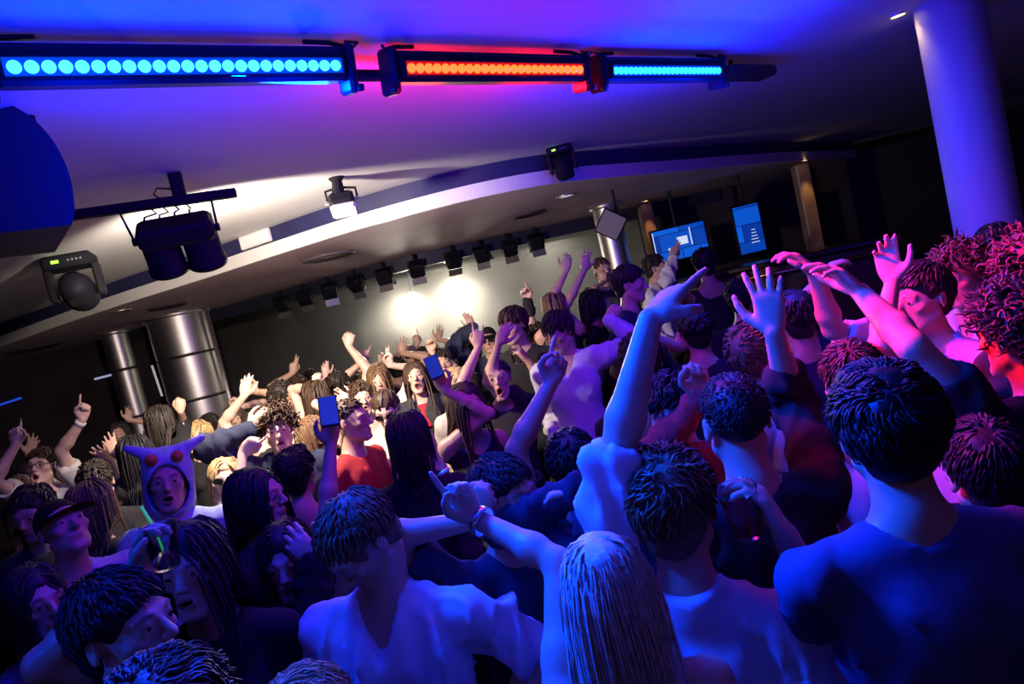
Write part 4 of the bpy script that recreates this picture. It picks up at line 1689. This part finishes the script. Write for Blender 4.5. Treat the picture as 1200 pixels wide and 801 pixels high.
def ex_band(side, color, r=.029, w=.012, back=.035, name='wristband', rough=.5, metal=0.0, dial=None):
    def f(c):
        S, E, W, a = c['arms'][side] if side in c['arms'] else list(c['arms'].values())[0]
        d = nrm(W - E)
        p = W - d * back - c['root']
        mb = MB()
        r2 = r + back * .06
        mb.tube([p - d * w, p - d * w * .98, p, p + d * w * .98, p + d * w], [r2 * .96, r2 * 1.06, r2 * 1.04, r2 * 1.03, r2 * .96], 14)
        o = mb.build(name, mat('band_%d_%d_%d' % tuple(int(x * 255) for x in color), color, rough, metal), c['body'], True)
        if dial:
            n = nrm(np.array(CAM_P) - W)
            n = nrm(n - d * np.dot(n, d))
            q = p + n * r2
            m2 = MB()
            m2.tube([q - n * .004, q + n * .006], [.017, .016], 14)
            m2.build('watch_face', mat('watch_face', dial, .25, .3), o, True)
    return f


def ex_hood(color, eye=True):
    def f(c):
        C, R, s = c['C'], c['R'], c['s']
        K = Field(C - .24, C + .24, .009)
        K.ell(C + (R[1] * -.02 + R[2] * .03) * s, R, np.array([.108, .125, .122]) * s, 0)
        K.ell(C + (R[1] * -.05 + R[2] * -.08) * s, R, np.array([.105, .105, .11]) * s, .05)
        for q in (-1, 1):
            K.cone(C + (R[0] * q * .06 + R[2] * .12) * s, C + (R[0] * q * .15 + R[2] * .165 - R[1] * .03) * s, .032 * s, .016 * s, .03)
        K.ell(C + (R[1] * .12 + R[2] * -.035) * s, R, np.array([.078, .13, .112]) * s, .02, 's')
        K.ell(C + R[2] * -.02 * s, R, np.array([.085, .105, .125]) * s, .01, 's')
        V, P = K.polys(.01)
        V = V + normals(V, P) * (.003 * vnoise(V, 40, 5))[:, None]
        o = link('hood', mesh_np('hood', V - c['root'], P), cloth_mat(color, 'knit'), c['body'])
        if eye:
            for q in (-1, 1):
                mb = MB()
                Mh = Matrix((tuple(R[0]), tuple(R[2]), tuple(R[1]))).transposed()
                mb.lathe([(.0005, .016), (.016, .012), (.026, 0)], 14, head_pt(c, q * .05, .092, .104), Mh)
                mb.build('button_eye', mat('button_orange', (.55, .17, .03), .4), o, True)
    return f


def ex_inner(color):
    def f(c):
        nb, s = c['nb'] - c['root'], c['s']
        mb = MB()
        up = np.array([0, 0, 1.0])
        V, q = [], []
        for i in range(6):
            for k in range(7):
                a = (k - 3) * .28
                r = .105 + .012 * i
                V.append(nb - up * (.03 + .035 * i) * s + (c['l'] * math.sin(a) * .085 + c['f'] * (math.cos(a) * r - .008)) * s)
        for i in range(5):
            for k in range(6):
                q.append((i * 7 + k, i * 7 + k + 1, i * 7 + 8 + k, i * 7 + 7 + k))
        V = np.array(V)
        V = np.concatenate([V, V - c['f'] * .006])
        q = np.array(q)
        mb.add(V, [q, q[:, ::-1] + 42])
        mb.build('undershirt', cloth_mat(color), c['body'], True)
    return f


def ex_print(color, w=.05):
    """small printed motif on the chest"""
    def f(c):
        o = c['nb'] - c['root'] - np.array([0, 0, .17]) * c['s'] + c['f'] * .128 * c['s'] - c['l'] * .05
        mb = MB()
        for k, (dx, dz, r) in enumerate(((0, 0, .5), (.5, .1, .35), (-.4, .25, .4), (.2, -.5, .35), (-.3, -.4, .3))):
            Mh = Matrix((tuple(c['l']), (0, 0, 1), tuple(c['f']))).transposed()
            mb.lathe([(.0003, .006), (w * r, .004), (w * r, -.004)], 10, o + c['l'] * dx * w + np.array([0, 0, dz * w]), Mh)
        mb.build('chest_print', mat('print_blue', color, .6), c['body'], True)
    return f


def ex_studs(side):
    def f(c):
        S, E, W, a = c['arms'][side]
        d = nrm(W - E)
        n = nrm(np.array(CAM_P) - E)
        n = nrm(n - d * np.dot(n, d))
        for k in range(4):
            p = E + d * (.05 + .03 * k) + n * .055 - c['root']
            mb = MB()
            mb.tube([p - n * .01, p, p + n * .004], [.009, .009, .004], 8)
            mb.build('stud', M_STEEL, c['body'], True)
    return f


def ex_ring(side):
    def f(c):
        W, hd, tips, n = c['tips'][side]
        d = nrm(hd)
        t = np.cross(d, n)
        p = W + d * .115 + n * .015 - c['root']
        mb = MB()
        ring = [p + nrm(t) * .0125 * math.cos(a) + nrm(n) * .0125 * math.sin(a) for a in np.linspace(0, 2 * math.pi, 13)]
        mb.tube(ring, .0025, 5)
        mb.build('finger_ring', M_STEEL, c['body'], True)
    return f


EXTRAS = {
    'glasses': ex_glasses,
    'shades': lambda c: ex_glasses(c, True),
    'shades_up': lambda c: ex_glasses(c, True, .075, .02),
}


# ------------------------------------------------------------------ the crowd
BLK, NAVY, CHAR = (.022, .020, .022), (.03, .035, .065), (.045, .043, .047)
WHITE, CREAM = (.68, .66, .62), (.62, .56, .44)
G_FAR = 'revellers with raised arms before the stage'


def A(w, tip=None, e=None, g='open', palm='b', **k):
    d = dict(w=w, g=g, palm=palm, **k)
    if tip:
        d['tip'] = tip
    if e:
        d['e'] = e
    return d


# --- foreground
P_CURLBIG = person('person in pale shirt seen from behind, tousled hair, long arm stretched up and pointing aside', (790, 595), 1.50, yaw=165, s=1.07, hy=155, pitch=-6, hair=('messy', 'light_brown'),
    top=('shirt', (.55, .58, .66)), arms=[A((762, 374), (806, 326), (708, 492), 'point', 'd', dd=.12, td=.06, side=1)], extras=('elbowsleeve',), seed=11)
P_BIG = person('tall person from behind in navy T-shirt, black straight hair, holding a tumbler', (1040, 502), 1.25, yaw=172, hy=165, hair=('messy', 'black'),
    top=('tee', (.07, .09, .19)), arms=[A((920, 626), (893, 583), (975, 745), 'hold', (-.75, .2, .3), dd=.14, side=1)], seed=12, wide=1.05)
P_BUZZ = person('person with cropped hair from behind, black sleeve raised, open hand high', (862, 494), 1.72, yaw=178, hair=('buzz', 'dark'),
    top=('long', BLK), arms=[A((907, 388), (891, 305), (934, 490), 'open', 'b', dd=.08, side=-1, ed=.2)], extras=('rolled',), seed=13)
P_WSHIRT = person('person in loose white short-sleeved shirt bowing the head, flat fringe', (424, 634), 1.75, yaw=-10, hy=-48, pitch=-38, hair=('short', 'light_brown'),
    top=('shirt', (.66, .68, .72)), arms=[A((572, 872), (576, 900), None, 'relax', 'i', side=1)], extras=('halfsleeve',), seed=14, wide=1.05)
P_BLOND = person('woman from behind with long straight platinum hair, arm up pointing with ringed hand', (712, 690), 1.22, yaw=188, s=.84, hy=172, sex='f', hair=('long', 'platinum', .5), skin='pale',
    top=('dress', BLK), arms=[A((556, 606), (507, 533), (612, 700), 'point', 'f', dd=.22, side=1)], seed=15,
    extras=(ex_band(1, (.75, .74, .72), .030, .008, .02, 'bracelet', .2, 1.0), ex_ring(1)))
person('man in profile behind the pointing ringed hand, dark top, short hair', (592, 583), 1.98, yaw=40, hy=48, hair=('short', 'dark'), top=('tee', NAVY),
    arms=[A((545, 612), (560, 592), (498, 652), 'fist', 'b', dd=-.15)], seed=16)
person('person behind the tousled hair with curled fingers lifted beside the long arm', (738, 566), 1.95, yaw=172, hair=('short', 'black'), top=('long', NAVY), sex='f', skin='pale',
    arms=[A((727, 520), (738, 480), (752, 575), 'hold', 'f', side=-1, dd=-.1), A((676, 572), (616, 586), None, 'wave', 'd', side=1)], seed=17)
person('woman shading her forehead with one hand, dark jacket over pale collar', (337, 655), 2.12, yaw=5, hy=8, pitch=-4, sex='f', hair=('long', 'dark', .3), skin='pale',
    top=('jacket', BLK), arms=[A((374, 660), (341, 628), (392, 720), 'wave', 'b', dd=-.14)], extras=(ex_inner((.5, .5, .56)),), seed=18)
P_DARKW = person('dark-haired woman facing the camera in black top beside the shaded-forehead woman', (228, 664), 1.76, yaw=4, pitch=4, sex='f', hair=('long', 'black', .36), skin='mid', top=('long', BLK), mouth=.15, seed=19)
P_CUPM = person('man in profile low in the crowd holding a cup with a green glow straw', (146, 738), 1.50, yaw=78, pitch=4, hair=('short', 'black'), top=('tee', BLK),
    arms=[A((163, 678), (170, 642), (180, 765), 'hold', (1, -.2, .1), dd=.12)], seed=20)
person('top of a blue-lit head with tousled hair below the cup holder', (205, 868), 1.05, yaw=175, hair=('messy', 'brown'), top=('tee', NAVY), seed=21)
person('pale-haired head beneath the bowed white shirt', (366, 852), 1.3, yaw=170, hair=('messy', 'blond'), top=('tee', CHAR), seed=23, sex='f')
person('person in sequinned purple top standing in the dark below the cap wearer', (42, 706), 2.1, yaw=60, sex='f', hair=('long', 'black', .3), top=('tee', (.10, .05, .12), 'satin'), seed=24)
P_RIGHT = person('person in black with curly dark hair stretching a bare arm across the crowd', (1196, 392), 1.8, yaw=-165, hy=-170, hair=('curly', 'dark'), top=('tee', BLK), seed=25, wide=1.1,
    arms=[A((1008, 342), (968, 310), (1078, 415), 'wave', 'd', dd=.12, ed=-.18)])
person('dark round head beside the navy T-shirt, above red cloth', (1156, 552), 1.5, yaw=170, hair=('short', 'black'), top=('tee', (.40, .03, .03)), seed=26, sex='f')

# --- middle, lit red, magenta and blue
person('man with tousled fair hair looking up beside the open hand', (890, 408), 2.5, yaw=105, hy=112, pitch=32, hair=('messy', 'light_brown'), top=('tee', (.35, .33, .35)), seed=30, mouth=.3)
person('person with heavy brow, red knit sleeve and raised fist', (788, 482), 2.4, yaw=-15, hy=-28, pitch=-12, hair=('messy', 'dark'), top=('long', (.50, .05, .05), 'knit'),
    arms=[A((821, 464), (814, 430), (796, 520), 'fist', 'f', dd=-.12)], extras=(ex_band(1, (.03, .03, .03), .031, .012, .02),), seed=31)
person('person in striped pale shirt, limp hand raised above bent elbow', (1080, 350), 2.35, yaw=-60, hy=-75, hair=('short', 'dark'), top=('shirt', (.55, .50, .62), 'satin'),
    arms=[A((955, 320), (918, 292), (968, 382), 'droop', 'd', dd=-.1)], extras=('halfsleeve',), seed=32)
person('person behind the limp hand lifting a second limp hand', (932, 374), 3.0, yaw=175, hair=('short', 'dark'), top=('tee', NAVY), arms=[A((962, 328), (992, 294), (975, 380), 'droop', 'd')], seed=33)
person('person stretching a bare arm straight up, hand spread like a claw', (1000, 446), 2.02, yaw=165, sex='f', skin='pale', hair=('short', 'brown'), top=('tank', (.4, .3, .4)),
    arms=[A((1046, 330), (1030, 262), (1048, 400), 'wave', 'f', dd=.1)], seed=34)
person('curly-haired man in pale blue shirt before the painted column', (1128, 322), 2.82, yaw=-60, hy=-72, pitch=-8, hair=('curly', 'light_brown'), top=('shirt', (.5, .58, .68)), seed=35)
person('dark head between the curly-haired man and the painted column', (1168, 294), 3.2, yaw=170, hair=('short', 'dark'), top=('tee', NAVY), seed=36)
person('person at the edge of the crowd behind the curly dark hair', (1214, 320), 2.15, yaw=180, hair=('curly', 'brown'), top=('tee', CHAR), seed=37)
person('person in black near the bar, forearm lifted in purple light', (816, 388), 3.5, yaw=170, hair=('short', 'dark'), top=('tee', BLK), arms=[A((797, 408), (803, 386), (782, 450), 'fist', 'b')], seed=38)
person('person in black between the lavender shirt and the long blue arm', (752, 425), 2.85, yaw=175, hair=('short', 'black'), top=('tee', BLK), seed=39)
person('person with purple-lit forearm and index finger raised in the middle of the crowd', (672, 545), 2.2, yaw=172, hair=('short', 'black'), top=('tee', BLK), seed=40,
    arms=[A((645, 450), (661, 396), (622, 545), 'point', 'f', dd=.0)])

# --- on the podium towards the bar
B = .199
P_TALL = person('tall man in black T-shirt with swept brown hair holding a clear cup', (602, 381), 4.55, yaw=-20, hy=-42, pitch=-6, hair=('fringe', 'brown'), top=('tee', BLK), base=B,
    arms=[A((620, 424), (606, 408), (640, 440), 'hold', (-.6, .3, .2), dd=-.22)], seed=41)
person('man in lavender shirt reaching out a fist, dark fringe', (655, 388), 4.15, yaw=-20, hy=-48, pitch=-20, hair=('fringe', 'dark'), top=('shirt', (.52, .48, .60)), base=B,
    arms=[A((712, 374), (726, 356), (716, 428), 'fist', 'b', dd=-.02)], seed=42)
person('woman with light brown hair lifting both bare arms overhead', (650, 360), 5.0, yaw=170, sex='f', hair=('long', 'light_brown'), top=('tank', BLK), base=B,
    arms=[A((663, 318), (667, 290), (658, 345), 'wave', 'b'), A((685, 316), (687, 284), (690, 345), 'open', 'b')], seed=43)
person('person with dark sleeve pointing up through the haze', (630, 396), 5.6, yaw=0, hair=('short', 'dark'), top=('long', BLK), base=B, arms=[A((619, 352), (612, 334), (628, 376), 'point', 'f')], seed=44)
person('dark-haired woman in profile beside the outstretched fist', (697, 356), 5.15, yaw=70, hy=80, sex='f', hair=('long', 'black'), top=('long', BLK), base=B, mouth=.2, seed=45)
person('man with cropped dark hair turned towards the bar', (738, 333), 4.4, yaw=60, hy=68, pitch=-8, hair=('short', 'dark'), top=('tee', NAVY), base=B, seed=46)
person('small bright face behind the cropped dark hair, hand at chin', (706, 316), 6.2, yaw=15, sex='f', hair=('bun', 'brown'), top=('tee', CHAR), base=B, arms=[A((708, 330), (706, 318), None, 'fist', 'b', dd=-.1)], seed=47)
person('man in white shirt in profile raising a hand to the wide screen', (768, 314), 6.3, yaw=60, hy=72, hair=('short', 'dark'), top=('shirt', WHITE), base=B, arms=[A((788, 302), (794, 276), (778, 330), 'two', 'b')], seed=48)
person('person with bare neck and shoulders seen from behind at the bar', (826, 310), 5.2, yaw=172, skin='tan', hair=('short', 'black'), top=('tank', BLK), base=B, seed=49)
person('person in dark clothes at the bar rail beside the portrait screen', (868, 350), 4.4, yaw=150, hair=('short', 'black'), top=('long', BLK), seed=50, base=B)

# --- middle of the floor in white light
person('woman shouting in black T-shirt with blue print, both arms raised', (584, 443), 4.0, yaw=-4, sex='f', mouth=1.0, pitch=6, hair=('bun', 'dark'), top=('tee', BLK),
    arms=[A((561, 406), (560, 378), (563, 455), 'rock', 'b'), A((584, 402), (600, 370), (590, 440), 'wave', 'b', dd=-.1)], extras=(ex_print((.05, .12, .6)),), seed=51)
person('man in black cap and dark shades, jacket sleeve raised over the crowd', (573, 398), 6.3, yaw=-8, hair=('cap', 'black'), top=('jacket', NAVY), arms=[A((554, 384), (543, 358), (552, 415), 'wave', 'b')], extras=('shades', ex_inner(WHITE)), seed=52)
P_PH2 = person('woman in shades with brown hair and bare bent arm holding up a phone', (546, 474), 3.5, yaw=30, sex='f', hair=('long', 'brown'), top=('tank', BLK), arms=[A((522, 458), (512, 438), (552, 500), 'hold', 'f', dd=-.08)], extras=('shades',), seed=53)
person('blond woman in shades behind the lifted phone', (537, 450), 4.5, yaw=15, pitch=-6, sex='f', hair=('long', 'blond'), top=('tee', CREAM), extras=('shades',), seed=54)
person('smiling short-haired man behind the lifted phone', (520, 426), 5.8, yaw=4, pitch=8, mouth=.25, hair=('short', 'dark'), top=('tee', BLK), arms=[A((505, 412), (502, 392), (512, 440), 'point', 'f')], seed=55)
person('woman screaming in red top and grey jacket, long brown hair', (487, 441), 5.2, yaw=6, pitch=8, sex='f', mouth=1.0, skin='pale', hair=('long', 'brown'), top=('jacket', CHAR), extras=(ex_inner((.55, .03, .04)),), seed=56)
person('woman in shades and cream jacket looking down, hair tied back', (454, 480), 4.0, yaw=-4, pitch=-18, sex='f', skin='pale', hair=('sleek', 'brown'), top=('jacket', CREAM), extras=('shades',), seed=57)
person('dark-haired woman from behind in black, before the cream jacket', (480, 514), 2.75, yaw=178, sex='f', hair=('bob', 'dark'), top=('long', BLK), seed=58, trousers=BLK)
person('man in red T-shirt in profile with cropped hair', (412, 493), 3.65, yaw=68, hy=76, hair=('buzz', 'brown'), top=('tee', (.42, .035, .035)), seed=59)
P_PH1 = person('person below the red T-shirt lifting a phone overhead, bare arm', (440, 612), 2.42, yaw=175, hair=('short', 'black'), top=('tank', BLK), arms=[A((388, 520), (386, 488), (384, 560), 'hold', 'f', dd=.06)], seed=60, sex='f')
person('woman with light brown hair hanging over her cheek beside the curly man', (364, 510), 4.3, yaw=-55, pitch=-15, tilt=12, sex='f', skin='pale', hair=('long', 'light_brown'), top=('tee', BLK), seed=61)
person('bare-shouldered woman from behind in black below the curly man', (348, 556), 2.9, yaw=178, sex='f', hair=('short', 'black'), top=('tank', BLK), seed=62)
person('curly-haired man in navy hoodie touching his hair', (326, 503), 3.85, yaw=12, hy=18, mouth=.12, skin='pale', hair=('curly', 'brown'), top=('hoodie', NAVY), arms=[A((294, 502), (318, 477), (270, 558), 'hold', 'b', dd=-.06)], seed=63)
person('person in white top with shades pushed up, arm out behind the curly man', (332, 464), 5.3, yaw=150, hair=('short', 'dark'), top=('tee', WHITE), extras=('shades_up',), arms=[A((300, 459), (286, 451), (318, 480), 'wave', 'b')], seed=64)
person('person raising a bare arm with silver watch beside the steel column', (304, 500), 4.9, yaw=160, skin='pale', hair=('short', 'dark'), top=('tee', BLK), arms=[A((286, 464), (290, 436), (284, 496), 'wave', 'b')], seed=65, extras=(ex_band(-1, (.7, .7, .7), .031, .012, .03, 'watch', .25, .9),))
person('dark-haired woman in profile lit purple, low before the curly man', (302, 584), 2.55, yaw=72, hy=80, sex='f', hair=('long', 'black', .36), top=('long', BLK), seed=66)
person('laughing blond woman in shades and red top pointing aside', (264, 563), 3.55, yaw=16, hy=24, tilt=-16, pitch=4, sex='f', mouth=.8, skin='pale', hair=('long', 'blond', .34), top=('dress', (.5, .03, .04)), extras=('shades',), arms=[A((284, 530), (305, 509), (300, 604), 'point', 'b', dd=-.10, side=1)], seed=67)
person('person with tilted smiling face behind the laughing blond woman', (232, 511), 5.2, yaw=20, tilt=-32, mouth=.5, sex='f', skin='pale', hair=('long', 'blond', .26), top=('tee', BLK), seed=68)
person('person in grey-blue animal onesie with orange-eyed hood', (197, 563), 3.05, yaw=18, hy=24, pitch=4, tilt=-8, mouth=.5, hair=('bald', 'dark'), top=('onesie', (.34, .40, .56), 'knit'), extras=(ex_hood((.34, .40, .56)),), seed=69)
person('dark-haired woman from behind raising a fist in studded black sleeve', (188, 493), 4.9, yaw=172, sex='f', hair=('long', 'dark', .3), top=('long', BLK), arms=[A((212, 482), (211, 462), (214, 530), 'fist', 'b')], extras=('rolled', ex_studs(-1)), seed=70)
person('dark-haired person from behind clapping pink-lit hands in blue sleeve', (160, 530), 4.25, yaw=170, sex='f', hair=('long', 'black', .3), top=('long', NAVY), arms=[A((137, 534), (122, 504), (152, 560), 'open', 'b'), A((132, 540), (112, 524), (128, 570), 'open', 'b', dd=.08)], seed=71, extras=('halfsleeve',))
person('person in black from behind beside the shouting man, ear showing', (114, 566), 3.75, yaw=205, hair=('short', 'dark'), top=('tee', BLK), seed=72)
person('light-brown-haired head just behind the cap wearer', (110, 593), 3.05, yaw=178, sex='f', hair=('bob', 'light_brown'), top=('tee', BLK), seed=73)
person('man in dark cap gazing upward, pale shirt', (74, 619), 2.62, yaw=52, hy=58, pitch=22, hair=('cap', 'dark'), top=('shirt', (.46, .44, .50)), seed=74)
person('man with dark fringe, eyes just above the dark cap', (40, 600), 3.2, yaw=4, pitch=-10, hair=('short', 'dark'), top=('tee', CHAR), seed=75)
person('shouting man in glasses and off-white T-shirt pointing up with both hands', (49, 546), 4.6, yaw=8, hy=12, pitch=14, tilt=-8, mouth=1.0, skin='pale', hair=('short', 'brown'), top=('tee', (.66, .63, .54)),
    arms=[A((19, 520), (17, 486), (4, 566), 'point', 'f', dd=-.12, ed=-.1), A((97, 491), (101, 458), (86, 545), 'point', 'f', dd=-.05)], extras=('glasses', ex_band(1, (.75, .74, .70), .031, .013, .03, 'watch', .4)), seed=76)
person('person behind the shouting man waving an open hand', (28, 560), 5.4, yaw=10, hair=('short', 'dark'), top=('tee', BLK), arms=[A((33, 532), (42, 508), None, 'open', 'f')], seed=77)
person('woman in black at the dark end of the crowd behind the shouting man', (140, 508), 6.6, yaw=20, sex='f', hair=('long', 'dark', .3), top=('tee', (.2, .1, .2)), arms=[A((150, 492), (152, 474), None, 'wave', 'f')], seed=78)

# --- the front rows before the stage, small and hazy
FAR = [
    # head, depth, yaw, sex, hair, top, skin, arms, label
    ((352, 455), 6.6, 170, 'm', ('short', 'brown'), ('tee', (.3, .25, .2)), 'mid', [((343, 437), (345, 418), 'two')], 'man in tan T-shirt by the steel column, two fingers up'),
    ((392, 456), 6.2, 165, 'f', ('long', 'brown', .3), ('tank', WHITE), 'pale', [((382, 441), (380, 418), 'wave')], 'woman in white tank top with one bent hand raised'),
    ((398, 452), 5.7, 175, 'm', ('short', 'dark'), ('tank', CREAM), 'pale', [((408, 405), (412, 386), 'fist')], 'bare-armed reveller with fist highest against the haze'),
    ((432, 448), 5.9, 170, 'f', ('bun', 'brown'), ('tank', WHITE), 'pale', [((426, 422), (430, 402), 'rock')], 'woman with bun making horns beside the raised fist'),
    ((444, 446), 5.4, 10, 'f', ('long', 'light_brown', .3), ('tee', WHITE), 'pale', [((456, 428), (457, 408), 'two')], 'woman facing out beside the cream jacket, two fingers raised'),
    ((424, 466), 4.9, 20, 'f', ('short', 'brown'), ('tank', CREAM), 'pale', [((412, 470), (398, 462), 'wave')], 'person in cream vest between the red T-shirt and cream jacket'),
    ((372, 462), 5.2, 150, 'f', ('long', 'brown', .3), ('tank', WHITE), 'pale', [((370, 452), (372, 434), 'fist')], 'woman in white vest with low fist behind the phone'),
    ((466, 432), 6.9, 175, 'm', ('short', 'black'), ('tee', BLK), 'mid', [((470, 414), (474, 398), 'open')], 'short-haired reveller with spread hand against the haze'),
    ((480, 416), 8.4, 175, 'm', ('cap', 'black'), ('tee', BLK), 'mid', [], 'capped head deep in the haze'),
    ((497, 420), 7.15, 170, 'm', ('short', 'dark'), ('tee', CHAR), 'mid', [((489, 404), (486, 391), 'point')], 'reveller in haze with thin pointing finger'),
    ((508, 415), 7.75, 175, 'm', ('short', 'dark'), ('tee', CHAR), 'mid', [((514, 398), (516, 386), 'open')], 'reveller in haze with flat open hand'),
    ((532, 411), 7.9, 178, 'f', ('long', 'dark', .3), ('tee', CHAR), 'mid', [((538, 398), (541, 382), 'open')], 'long-haired reveller in haze below the blinders'),
    ((556, 414), 6.8, 172, 'm', ('short', 'dark'), ('tee', BLK), 'mid', [], 'dark head beneath the raised jacket sleeve'),
    ((412, 446), 7.2, 170, 'm', ('short', 'dark'), ('tee', CREAM), 'mid', [], 'short-haired head in cream top below the raised fist'),
    ((452, 436), 7.3, 176, 'f', ('long', 'blond', .3), ('tee', CHAR), 'pale', [((446, 424), (445, 408), 'fist')], 'blond reveller from behind with fist half raised'),
    ((366, 446), 7.6, 174, 'm', ('short', 'dark'), ('tee', CHAR), 'mid', [], 'dark head near the steel column behind the tan T-shirt'),
    ((612, 400), 5.3, 176, 'm', ('short', 'dark'), ('tee', BLK), 'mid', [], 'dark head behind the tall man with the cup'),
    ((660, 372), 7.6, 178, 'f', ('long', 'dark', .3), ('tee', BLK), 'mid', [], 'long dark hair behind the woman with both arms overhead'),
    ((248, 500), 6.2, 172, 'm', ('short', 'dark'), ('tee', BLK), 'mid', [], 'dark head in front of the steel column'),
    ((276, 490), 6.0, 15, 'f', ('long', 'brown', .3), ('tee', (.35, .3, .1)), 'pale', [((274, 478), (277, 464), 'fist')], 'woman in mustard top against the steel column'),
]
for k, (hd, D_, yw, sx_, hr, tp_, sk_, arm_, lab) in enumerate(FAR):
    person(lab, hd, D_, yaw=yw, sex=sx_, hair=hr, top=tp_, skin=sk_, arms=[A(w, t, None, g, 'f' if abs(yw) < 90 else 'b') for w, t, g in arm_], seed=100 + k, group=G_FAR,
           mouth=.4 if abs(yw) < 90 else 0, base=0.199 if hd[0] > 605 else 0.0)

# ------------------------------------------------------------------ things in hands


def smartphone(c, side, label, size=(.072, .150, .009), lit=(.02, .12, .9), off=.055, tiltz=0.0):
    W, hd, tips, n = c['tips'][side]
    n = nrm(n - hd * np.dot(n, hd))
    t = np.cross(hd, n)
    p = W + hd * .110 + n * .058
    face = nrm(np.array(CAM_P) - p)                   # screen turned back to the holder's side
    upv = nrm(hd + np.array([0, 0, .6]))
    upv = nrm(upv - face * np.dot(upv, face))
    rt = np.cross(upv, face)
    M = Matrix((tuple(rt), tuple(-face), tuple(upv))).transposed() @ Matrix.Rotation(math.radians(-40), 3, 'X') @ Matrix.Rotation(math.radians(tiltz), 3, 'Y')
    root = empty('smartphone', p, M.to_euler())
    tag(root, label, 'phone')
    mb = MB()
    mb.rbox((0, 0, .03), (size[0], size[2], size[1]), .004)
    mb.build('case', M_BLACKP, root)
    mb = MB()
    mb.box((0, -size[2] / 2 - .0006, .03), (size[0] - .008, .001, size[1] - .012))
    mb.build('screen', mat('phone_screen', (.01, .03, .15), .2, emit=lit, estr=.2), root)
    return root


smartphone(P_PH1, [k for k in P_PH1['tips'] if P_PH1['arms'][k][3].get('w') == (388, 520)][0], 'dark blue phone held up between the red T-shirt and the curly man')
smartphone(P_PH2, [k for k in P_PH2['tips'] if P_PH2['arms'][k][3].get('w') == (522, 458)][0], 'phone with lit blue screen held up before the smiling man')


def cup(p, axis, r, h, label, name='plastic_cup', tint=(.9, .9, .95), drink=None, trans=1.0):
    z = Vector(nrm(axis))
    M = z.to_track_quat('Z', 'Y').to_euler()
    root = empty(name, p, M)
    tag(root, label, 'cup')
    mb = MB()
    mb.lathe([(.0005, 0), (r * .78, 0), (r * .80, .004), (r, h), (r + .002, h + .002), (r - .0025, h), (r * .78 - .002, .007), (.0005, .007)], 24)
    mb.build('vessel', mat('cup_plastic', tint, .08, trans=trans, ior=1.3), root, True)
    if drink:
        mb = MB()
        mb.lathe([(.0005, .008), (r * .775, .008), (r * .9, h * .62), (.0005, h * .62)], 20)
        mb.build('drink', mat('drink_%d' % int(drink[0] * 99), drink, .1, trans=.6), root, True)
    return root


def grip(c, w):
    k = [q for q in c['tips'] if c['arms'][q][3].get('w') == w][0]
    W, hd, tips, n = c['tips'][k]
    n = nrm(n - hd * np.dot(n, hd))
    t = np.cross(hd, n)
    return W + hd * .085 + n * .042, hd, n, t


g, hd, n, t = grip(P_BIG, (920, 626))
cup(g - np.array([0, 0, .05]), (-.15, -.25, 1), .040, .105, 'clear tumbler of dark red drink in the hand of the navy T-shirt', 'tumbler', (.9, .9, .95), (.5, .02, .03))
g, hd, n, t = grip(P_TALL, (620, 424))
cup(g - np.array([0, 0, .06]), (.05, 0, 1), .038, .12, 'clear plastic cup held up by the tall man in black')
g, hd, n, t = grip(P_CUPM, (163, 678))
cup(g - np.array([0, 0, .05]), (.05, 0, 1), .036, .10, 'dark cup held low beside the dark-haired woman', 'drinking_cup', (.10, .12, .35), None, .0)
root = empty('glow_straw', g)
mb = MB()
mb.tube([(0, 0, -.02), (-.006, 0, .05), (-.02, 0, .10)], .003, 6)
mb.build('straw', mat('glow_green', (.05, .8, .15), .4, emit=(.05, 1.0, .2), estr=.25), root, True)
tag(root, 'glowing green straw standing in the dark cup', 'straw')

for lab, r_, H_, D_, sd_ in PEOPLE:
    if not 1.5 <= H_ <= 1.97:
        print('HEIGHT %.2f D %.2f %s' % (H_, D_, lab))
for i in range(len(PEOPLE)):
    for j in range(i):
        dd_ = np.linalg.norm(PEOPLE[i][1][:2] - PEOPLE[j][1][:2])
        if dd_ < .30:
            print('CLOSE %.2f | %s (D%.2f) | %s (D%.2f)' % (dd_, PEOPLE[i][0][:38], PEOPLE[i][3], PEOPLE[j][0][:38], PEOPLE[j][3]))
print('TRIS', sum(sum(len(p_.vertices) - 2 for p_ in o.data.polygons) if False else len(o.data.loops) - 2 * len(o.data.polygons) for o in bpy.data.objects if o.type == 'MESH'), 'PEOPLE', len(PEOPLE))
